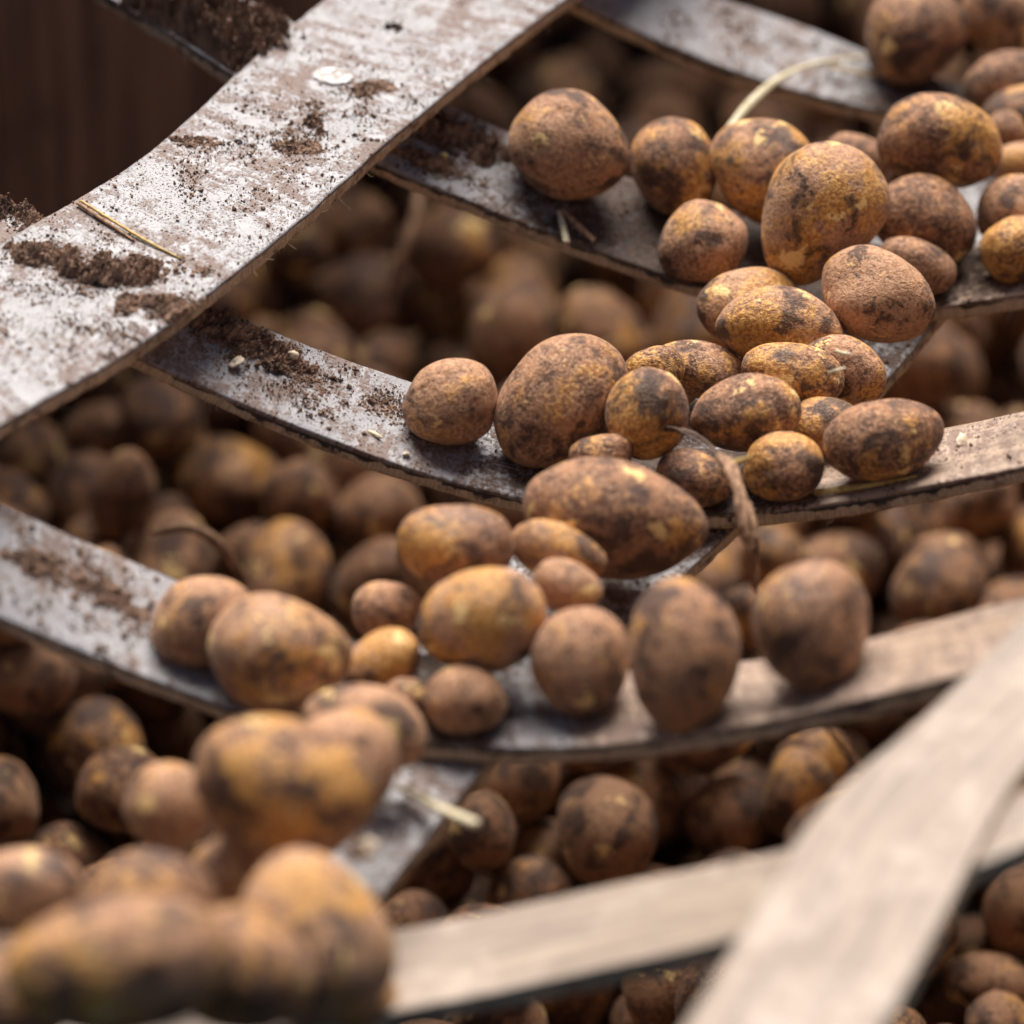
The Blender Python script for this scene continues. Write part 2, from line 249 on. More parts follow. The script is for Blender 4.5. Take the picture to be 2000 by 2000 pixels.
# ------------------------------------------------------------------ data (world metres)
BELT = {
 'A1': ([[-0.3636,-0.0603,0.1124],[-0.3542,-0.0468,0.1124],[-0.3448,-0.0331,0.1124],[-0.3354,-0.0192,0.1123],[-0.326,-0.005,0.1123],[-0.3166,0.0096,0.1123],[-0.3073,0.0247,0.1123],[-0.2979,0.04,0.1123],[-0.2884,0.0553,0.1123],[-0.2787,0.0705,0.1123],[-0.2687,0.0854,0.1123],[-0.2583,0.0998,0.1122],[-0.2477,0.1138,0.1122],[-0.2369,0.1278,0.1121],[-0.226,0.142,0.1121],[-0.2152,0.1568,0.112],[-0.2048,0.1728,0.1119],[-0.1946,0.19,0.1119],[-0.1849,0.2084,0.1119],[-0.1754,0.228,0.1119],[-0.166,0.2483,0.1119],[-0.1566,0.2691,0.112],[-0.1469,0.2899,0.112],[-0.1369,0.3104,0.112],[-0.1265,0.3304,0.112],[-0.1158,0.3502,0.1121],[-0.1047,0.3698,0.1121],[-0.0935,0.3896,0.1121],[-0.0822,0.4098,0.1121],[-0.0708,0.4304,0.1121],[-0.0593,0.4514,0.1122],[-0.0477,0.4728,0.1122],[-0.0359,0.4944,0.1122],[-0.0241,0.5163,0.1122],[-0.0121,0.5384,0.1122],[0.0,0.5607,0.1122]], [[-0.3109,-0.1485,0.1083],[-0.2991,-0.1348,0.1077],[-0.2873,-0.1212,0.1071],[-0.2754,-0.1074,0.1066],[-0.2634,-0.0933,0.1061],[-0.2514,-0.079,0.1056],[-0.2394,-0.0644,0.1052],[-0.2273,-0.0495,0.1047],[-0.2151,-0.0342,0.1042],[-0.203,-0.0185,0.1038],[-0.1911,-0.002,0.1035],[-0.1793,0.0152,0.1032],[-0.1678,0.0334,0.1031],[-0.1564,0.0524,0.103],[-0.145,0.0719,0.103],[-0.1335,0.0919,0.1029],[-0.1219,0.1123,0.1028],[-0.1103,0.1333,0.1028],[-0.0988,0.1549,0.1028],[-0.0872,0.177,0.1028],[-0.0755,0.1996,0.1029],[-0.0635,0.2223,0.1029],[-0.0512,0.2451,0.103],[-0.0386,0.2677,0.103],[-0.0256,0.2903,0.103],[-0.0123,0.3128,0.103],[0.0012,0.3354,0.103],[0.015,0.3584,0.103],[0.0288,0.3818,0.1029],[0.0428,0.4057,0.1029],[0.057,0.4301,0.103],[0.0713,0.455,0.103],[0.0858,0.4803,0.103],[0.1004,0.5061,0.103],[0.1153,0.5322,0.103],[0.1302,0.5585,0.103]]),
 'A2': ([[-0.1594,-0.3509,-0.0104],[-0.1498,-0.3312,-0.0104],[-0.1402,-0.3114,-0.0104],[-0.1305,-0.2912,-0.0104],[-0.1208,-0.2707,-0.0104],[-0.1111,-0.2496,-0.0104],[-0.1014,-0.2281,-0.0104],[-0.0917,-0.2059,-0.0104],[-0.0819,-0.1834,-0.0104],[-0.0719,-0.1606,-0.0104],[-0.0616,-0.1378,-0.0104],[-0.0507,-0.1152,-0.0104],[-0.0392,-0.093,-0.0104],[-0.0272,-0.0711,-0.0104],[-0.0146,-0.0495,-0.0104],[-0.0014,-0.0283,-0.0104],[0.0121,-0.0073,-0.0104],[0.0261,0.0137,-0.0104],[0.0402,0.0349,-0.0104],[0.0545,0.0565,-0.0104],[0.0688,0.0788,-0.0104],[0.0832,0.1018,-0.0104],[0.0976,0.1253,-0.0104],[0.1123,0.1493,-0.0104],[0.1272,0.1735,-0.0104],[0.1424,0.1981,-0.0104],[0.1578,0.223,-0.0105],[0.1733,0.2484,-0.0105],[0.189,0.2745,-0.0105],[0.2048,0.3014,-0.0105],[0.2207,0.3291,-0.0104],[0.2367,0.3575,-0.0104],[0.253,0.3864,-0.0104],[0.2695,0.4159,-0.0104],[0.2862,0.4458,-0.0104],[0.3031,0.476,-0.0104]], [[-0.1029,-0.3963,-0.0104],[-0.0933,-0.3774,-0.0104],[-0.0836,-0.3583,-0.0104],[-0.0739,-0.3388,-0.0104],[-0.0642,-0.3189,-0.0104],[-0.0546,-0.2984,-0.0103],[-0.0449,-0.2775,-0.0103],[-0.0351,-0.2563,-0.0103],[-0.025,-0.2349,-0.0103],[-0.0146,-0.2135,-0.0103],[-0.0037,-0.1923,-0.0103],[0.0078,-0.1715,-0.0103],[0.0198,-0.1509,-0.0102],[0.0323,-0.1306,-0.0102],[0.0451,-0.1104,-0.0102],[0.0583,-0.0901,-0.0102],[0.0716,-0.0696,-0.0102],[0.0851,-0.0487,-0.0102],[0.0986,-0.0272,-0.0101],[0.1122,-0.0052,-0.0101],[0.1261,0.0172,-0.0101],[0.1401,0.0398,-0.0101],[0.1544,0.0626,-0.0101],[0.1689,0.0857,-0.0101],[0.1835,0.1095,-0.0101],[0.1978,0.1345,-0.0101],[0.2118,0.1609,-0.0101],[0.2256,0.1888,-0.0102],[0.2394,0.2175,-0.0102],[0.2535,0.2467,-0.0103],[0.2682,0.2758,-0.0103],[0.2835,0.3046,-0.0103],[0.2994,0.3332,-0.0103],[0.3159,0.3615,-0.0103],[0.3328,0.3898,-0.0103],[0.3499,0.4181,-0.0103]]),
 'A3': ([[0.0396,-0.6247,0.0979],[0.0455,-0.6106,0.0982],[0.0515,-0.5964,0.0985],[0.0576,-0.5821,0.0988],[0.0638,-0.5676,0.0991],[0.0702,-0.5529,0.0993],[0.0766,-0.5381,0.0995],[0.0831,-0.5231,0.0997],[0.0895,-0.5077,0.0998],[0.0959,-0.4917,0.0998],[0.1022,-0.4753,0.0997],[0.1086,-0.4584,0.0995],[0.1151,-0.4416,0.0993],[0.122,-0.425,0.0992],[0.1294,-0.4093,0.0994],[0.1376,-0.3947,0.0997],[0.1465,-0.3815,0.1004],[0.1559,-0.3694,0.1014],[0.1657,-0.3578,0.1025],[0.1756,-0.346,0.1036],[0.1856,-0.3339,0.1047],[0.1955,-0.3212,0.1057],[0.2053,-0.308,0.1067],[0.2151,-0.2942,0.1076],[0.2248,-0.2795,0.1083],[0.2345,-0.2642,0.1088],[0.2442,-0.2481,0.1092],[0.2541,-0.2317,0.1095],[0.2641,-0.2148,0.1096],[0.2742,-0.1976,0.1096],[0.2845,-0.1801,0.1096],[0.2949,-0.1623,0.1095],[0.3054,-0.1442,0.1094],[0.316,-0.1259,0.1092],[0.3268,-0.1073,0.1091],[0.3376,-0.0887,0.1091]], [[0.117,-0.6489,0.1131],[0.1223,-0.6371,0.1133],[0.1276,-0.6252,0.1135],[0.1329,-0.6131,0.1136],[0.1383,-0.6008,0.1137],[0.1438,-0.5883,0.1137],[0.1493,-0.5757,0.1137],[0.1549,-0.5629,0.1137],[0.1605,-0.5499,0.1137],[0.1661,-0.5368,0.1137],[0.1717,-0.5234,0.1137],[0.1772,-0.5098,0.1136],[0.1827,-0.4959,0.1136],[0.1881,-0.4817,0.1135],[0.1934,-0.4672,0.1135],[0.1987,-0.4525,0.1134],[0.2041,-0.4378,0.1134],[0.2099,-0.4232,0.1133],[0.2161,-0.4089,0.1133],[0.2229,-0.3951,0.1133],[0.2302,-0.3816,0.1133],[0.2378,-0.3685,0.1134],[0.2457,-0.3555,0.1134],[0.2537,-0.3425,0.1135],[0.2618,-0.3294,0.1136],[0.27,-0.3161,0.1137],[0.2782,-0.3027,0.1138],[0.2866,-0.2891,0.1139],[0.295,-0.2754,0.1139],[0.3035,-0.2615,0.114],[0.3121,-0.2476,0.1141],[0.3209,-0.2336,0.1142],[0.3297,-0.2195,0.1142],[0.3386,-0.2052,0.1143],[0.3476,-0.1907,0.1144],[0.3566,-0.1763,0.1145]]),
 'B0': ([[-0.0307,0.5282,0.1041],[-0.0173,0.5164,0.1028],[-0.004,0.5058,0.1009],[0.0094,0.4977,0.0978],[0.0227,0.493,0.0931],[0.0361,0.4913,0.0871],[0.0496,0.4915,0.0803],[0.0633,0.4926,0.0732],[0.077,0.4938,0.0663],[0.0909,0.4948,0.0597],[0.105,0.4957,0.0535],[0.1191,0.4967,0.0477],[0.1334,0.4978,0.0421],[0.1478,0.4985,0.0369],[0.1621,0.4983,0.032],[0.1761,0.4967,0.0274],[0.1899,0.4936,0.0229],[0.2035,0.4891,0.0187],[0.217,0.4838,0.0149],[0.2305,0.4782,0.0115],[0.2442,0.4726,0.0085],[0.258,0.4674,0.006],[0.2719,0.4626,0.004],[0.286,0.458,0.0025],[0.3002,0.4537,0.0013],[0.3144,0.4497,0.0007],[0.3287,0.4463,0.0004],[0.3431,0.4437,0.0006],[0.3575,0.4423,0.001],[0.372,0.4425,0.0018],[0.3866,0.4443,0.0028],[0.4014,0.4474,0.0041],[0.4161,0.4512,0.0055],[0.4309,0.455,0.0071],[0.4456,0.4587,0.0089],[0.4603,0.4623,0.0108]], [[-0.0759,0.4846,0.1051],[-0.0605,0.4733,0.1039],[-0.0451,0.4625,0.1025],[-0.0299,0.4531,0.1002],[-0.0148,0.4464,0.0965],[0.0002,0.4431,0.0907],[0.015,0.4424,0.0835],[0.0298,0.4426,0.0755],[0.0447,0.4427,0.0676],[0.0596,0.4423,0.0601],[0.0746,0.4414,0.053],[0.0897,0.4399,0.0462],[0.1049,0.4381,0.0399],[0.1201,0.436,0.034],[0.1356,0.4341,0.0286],[0.1512,0.4325,0.0236],[0.1671,0.4311,0.0192],[0.1831,0.4298,0.0153],[0.1992,0.4282,0.0118],[0.2152,0.426,0.0088],[0.2312,0.423,0.0061],[0.2471,0.4191,0.004],[0.2629,0.4147,0.0023],[0.2787,0.41,0.0012],[0.2945,0.4052,0.0006],[0.3103,0.4005,0.0006],[0.3261,0.396,0.0011],[0.3419,0.3919,0.0021],[0.3577,0.3886,0.0036],[0.3736,0.3863,0.0055],[0.3894,0.3854,0.0077],[0.4053,0.3861,0.0102],[0.4212,0.3881,0.0128],[0.4372,0.3909,0.0157],[0.4531,0.394,0.0186],[0.469,0.3972,0.0217]]),
 'B1': ([[-0.2251,0.4504,0.112],[-0.208,0.4324,0.1104],[-0.1909,0.4148,0.109],[-0.1737,0.3979,0.1075],[-0.1566,0.3821,0.1061],[-0.1396,0.3669,0.1047],[-0.1227,0.3524,0.1031],[-0.106,0.339,0.1006],[-0.0897,0.3283,0.0966],[-0.0735,0.3214,0.0905],[-0.0575,0.3178,0.0826],[-0.0414,0.3162,0.0739],[-0.025,0.3153,0.0653],[-0.0085,0.3145,0.0572],[0.0084,0.3137,0.0495],[0.0254,0.3127,0.0424],[0.0426,0.3115,0.0358],[0.06,0.3099,0.0297],[0.0774,0.3077,0.024],[0.0948,0.305,0.019],[0.1123,0.3018,0.0145],[0.1299,0.2981,0.0106],[0.1475,0.2939,0.0073],[0.1651,0.2894,0.0046],[0.1828,0.2849,0.0026],[0.2005,0.2805,0.0013],[0.2183,0.277,0.0007],[0.2362,0.2749,0.0007],[0.2543,0.2745,0.0012],[0.2724,0.2759,0.0022],[0.2905,0.2792,0.0036],[0.3087,0.2837,0.0053],[0.3268,0.289,0.0073],[0.3449,0.2945,0.0096],[0.3629,0.2998,0.0123],[0.3809,0.3047,0.0153]], [[-0.2801,0.4266,0.1139],[-0.2611,0.4063,0.1123],[-0.2422,0.3862,0.1107],[-0.2234,0.3665,0.1092],[-0.2049,0.3468,0.1077],[-0.1868,0.3268,0.1061],[-0.1691,0.3066,0.1044],[-0.1518,0.287,0.1022],[-0.1347,0.2699,0.0987],[-0.1178,0.2577,0.0931],[-0.1008,0.2509,0.0855],[-0.0836,0.2484,0.0765],[-0.066,0.2478,0.0673],[-0.0481,0.2477,0.0584],[-0.0299,0.2471,0.0501],[-0.0117,0.2457,0.0423],[0.0067,0.2436,0.0351],[0.0252,0.2409,0.0285],[0.0438,0.2375,0.0224],[0.0624,0.2334,0.0169],[0.0811,0.2288,0.0122],[0.1,0.2239,0.0083],[0.1189,0.2189,0.0052],[0.1381,0.2143,0.0029],[0.1574,0.2104,0.0014],[0.1768,0.2076,0.0008],[0.1963,0.2061,0.0008],[0.2159,0.2059,0.0015],[0.2355,0.2068,0.0028],[0.2551,0.2082,0.0047],[0.2747,0.2102,0.0071],[0.2941,0.2125,0.01],[0.3134,0.215,0.0134],[0.3326,0.2175,0.0173],[0.3518,0.2197,0.0215],[0.3708,0.2218,0.0261]]),
 'B2': ([[-0.3473,0.191,0.1112],[-0.3264,0.177,0.1097],[-0.3056,0.1628,0.1082],[-0.2851,0.1483,0.1066],[-0.2649,0.1335,0.1049],[-0.245,0.1187,0.1028],[-0.2256,0.1055,0.0995],[-0.2066,0.096,0.0941],[-0.188,0.0912,0.0862],[-0.1695,0.0899,0.0768],[-0.1508,0.0902,0.067],[-0.1318,0.0906,0.0576],[-0.1126,0.0907,0.0488],[-0.0931,0.0904,0.0405],[-0.0735,0.0893,0.0328],[-0.0538,0.0874,0.0258],[-0.034,0.0846,0.0196],[-0.014,0.081,0.0143],[0.0061,0.0771,0.0098],[0.0263,0.0732,0.0062],[0.0467,0.0695,0.0035],[0.0673,0.0663,0.0018],[0.088,0.0634,0.001],[0.1087,0.0609,0.001],[0.1294,0.0588,0.0019],[0.1501,0.0572,0.0037],[0.1707,0.0562,0.0062],[0.1912,0.0558,0.0094],[0.2116,0.0558,0.0132],[0.2318,0.0559,0.0177],[0.2518,0.0557,0.023],[0.2716,0.0548,0.0291],[0.2912,0.0533,0.036],[0.3104,0.051,0.0437],[0.3295,0.0478,0.0521],[0.3483,0.0439,0.0609]], [[-0.368,0.1302,0.1105],[-0.3465,0.1159,0.1089],[-0.3251,0.1012,0.1073],[-0.304,0.0861,0.1057],[-0.2833,0.0709,0.1037],[-0.2629,0.0569,0.1008],[-0.2431,0.0458,0.096],[-0.2238,0.0389,0.0889],[-0.2048,0.0357,0.0797],[-0.1858,0.0345,0.0695],[-0.1667,0.0337,0.0594],[-0.1474,0.0325,0.0498],[-0.1278,0.0306,0.0409],[-0.108,0.0281,0.0329],[-0.088,0.0249,0.0257],[-0.0677,0.0214,0.0193],[-0.0472,0.0176,0.0138],[-0.0265,0.0138,0.0093],[-0.0057,0.0099,0.0057],[0.0154,0.006,0.0031],[0.0366,0.0024,0.0015],[0.0578,-0.0008,0.001],[0.0791,-0.0034,0.0013],[0.1004,-0.0053,0.0026],[0.1216,-0.0066,0.0048],[0.1428,-0.0076,0.0078],[0.1638,-0.0085,0.0117],[0.1846,-0.0096,0.0164],[0.2053,-0.0115,0.022],[0.2257,-0.0143,0.0286],[0.2458,-0.0182,0.0362],[0.2655,-0.023,0.0447],[0.2849,-0.0284,0.0542],[0.3039,-0.0347,0.0647],[0.3226,-0.042,0.076],[0.341,-0.0501,0.088]]),
 'B3': ([[-0.3459,-0.0645,0.103],[-0.3275,-0.0766,0.0991],[-0.3094,-0.0859,0.0935],[-0.2918,-0.0911,0.0857],[-0.2744,-0.0933,0.0765],[-0.2568,-0.0943,0.067],[-0.2391,-0.0954,0.0578],[-0.2211,-0.0969,0.0491],[-0.203,-0.0989,0.0409],[-0.1847,-0.1015,0.0333],[-0.1663,-0.1049,0.0263],[-0.1476,-0.1088,0.0202],[-0.1288,-0.1131,0.0148],[-0.1097,-0.1176,0.0103],[-0.0905,-0.1223,0.0067],[-0.0711,-0.1269,0.0039],[-0.0515,-0.1316,0.002],[-0.0318,-0.1361,0.0011],[-0.0121,-0.1406,0.001],[0.0077,-0.1451,0.0018],[0.0274,-0.1495,0.0036],[0.0471,-0.154,0.0063],[0.0667,-0.1584,0.0098],[0.0862,-0.1628,0.0142],[0.1055,-0.1671,0.0195],[0.1245,-0.1712,0.0256],[0.1434,-0.1753,0.0325],[0.162,-0.1795,0.0402],[0.1803,-0.1844,0.0489],[0.1982,-0.1903,0.0586],[0.2159,-0.1973,0.0692],[0.2333,-0.2044,0.0799],[0.2508,-0.2095,0.0896],[0.2686,-0.2109,0.0971],[0.2867,-0.2082,0.1022],[0.3051,-0.2032,0.1058]], [[-0.3358,-0.1603,0.0892],[-0.3185,-0.1603,0.0797],[-0.3012,-0.1604,0.0702],[-0.2836,-0.1609,0.061],[-0.2659,-0.1619,0.0524],[-0.248,-0.1635,0.0442],[-0.23,-0.1658,0.0366],[-0.2119,-0.169,0.0295],[-0.1936,-0.1732,0.0232],[-0.1752,-0.178,0.0176],[-0.1565,-0.183,0.0128],[-0.1377,-0.188,0.0088],[-0.1186,-0.1926,0.0056],[-0.0993,-0.197,0.0032],[-0.0799,-0.201,0.0016],[-0.0604,-0.2047,0.0009],[-0.0408,-0.2082,0.001],[-0.0212,-0.2117,0.0019],[-0.0016,-0.2151,0.0037],[0.0179,-0.2186,0.0064],[0.0374,-0.2222,0.0099],[0.0567,-0.2257,0.0143],[0.0758,-0.2292,0.0195],[0.0947,-0.2327,0.0255],[0.1135,-0.2362,0.0323],[0.1319,-0.2403,0.0399],[0.1502,-0.2452,0.0486],[0.1681,-0.2514,0.0582],[0.1857,-0.2587,0.0689],[0.2031,-0.266,0.0797],[0.2205,-0.2714,0.0895],[0.2382,-0.2734,0.0971],[0.2561,-0.2714,0.1022],[0.2744,-0.2667,0.1057],[0.2928,-0.2608,0.1085],[0.3112,-0.2547,0.1112]]),
 'B4': ([[-0.2816,-0.3652,0.0245],[-0.2654,-0.3648,0.0202],[-0.2492,-0.3646,0.0162],[-0.2328,-0.3646,0.0126],[-0.2163,-0.3647,0.0095],[-0.1998,-0.3649,0.0068],[-0.1831,-0.365,0.0045],[-0.1664,-0.365,0.0028],[-0.1497,-0.3649,0.0015],[-0.1329,-0.3646,0.0008],[-0.1161,-0.364,0.0005],[-0.0993,-0.363,0.0008],[-0.0825,-0.3618,0.0015],[-0.0658,-0.3604,0.0028],[-0.0491,-0.3588,0.0046],[-0.0325,-0.3571,0.0069],[-0.0159,-0.3556,0.0097],[0.0006,-0.3544,0.0131],[0.0171,-0.3537,0.0171],[0.0336,-0.3539,0.0217],[0.0499,-0.3551,0.0271],[0.0662,-0.3576,0.0333],[0.0824,-0.3615,0.0405],[0.0984,-0.3666,0.0487],[0.1141,-0.3732,0.0578],[0.1297,-0.3812,0.068],[0.145,-0.3898,0.0787],[0.1602,-0.3973,0.0886],[0.1755,-0.4018,0.0965],[0.191,-0.4026,0.1019],[0.2067,-0.4003,0.1055],[0.2224,-0.3964,0.1084],[0.2382,-0.3918,0.1111],[0.254,-0.3867,0.1137],[0.2698,-0.3809,0.1159],[0.2858,-0.3744,0.1177]], [[-0.2737,-0.4484,0.0137],[-0.2576,-0.4473,0.011],[-0.2415,-0.4463,0.0084],[-0.2253,-0.4452,0.0061],[-0.2091,-0.4441,0.0041],[-0.1928,-0.4428,0.0025],[-0.1765,-0.4413,0.0014],[-0.1602,-0.4395,0.0007],[-0.1439,-0.4373,0.0005],[-0.1276,-0.4348,0.0007],[-0.1113,-0.4323,0.0014],[-0.0951,-0.4297,0.0025],[-0.0788,-0.4273,0.0042],[-0.0625,-0.4253,0.0064],[-0.0462,-0.4239,0.0091],[-0.0299,-0.423,0.0125],[-0.0137,-0.4229,0.0164],[0.0026,-0.4235,0.021],[0.0187,-0.4248,0.0263],[0.0347,-0.4268,0.0323],[0.0506,-0.4295,0.0391],[0.0664,-0.4331,0.0468],[0.0819,-0.4378,0.0554],[0.0972,-0.4438,0.0651],[0.1123,-0.4506,0.0756],[0.1273,-0.4571,0.0858],[0.1423,-0.4613,0.0944],[0.1575,-0.4619,0.1003],[0.1728,-0.4593,0.1042],[0.1882,-0.4547,0.1069],[0.2036,-0.4493,0.1095],[0.2189,-0.4433,0.112],[0.2343,-0.4368,0.1143],[0.2499,-0.4296,0.1161],[0.2657,-0.4215,0.1171],[0.2817,-0.4129,0.1177]]),
}
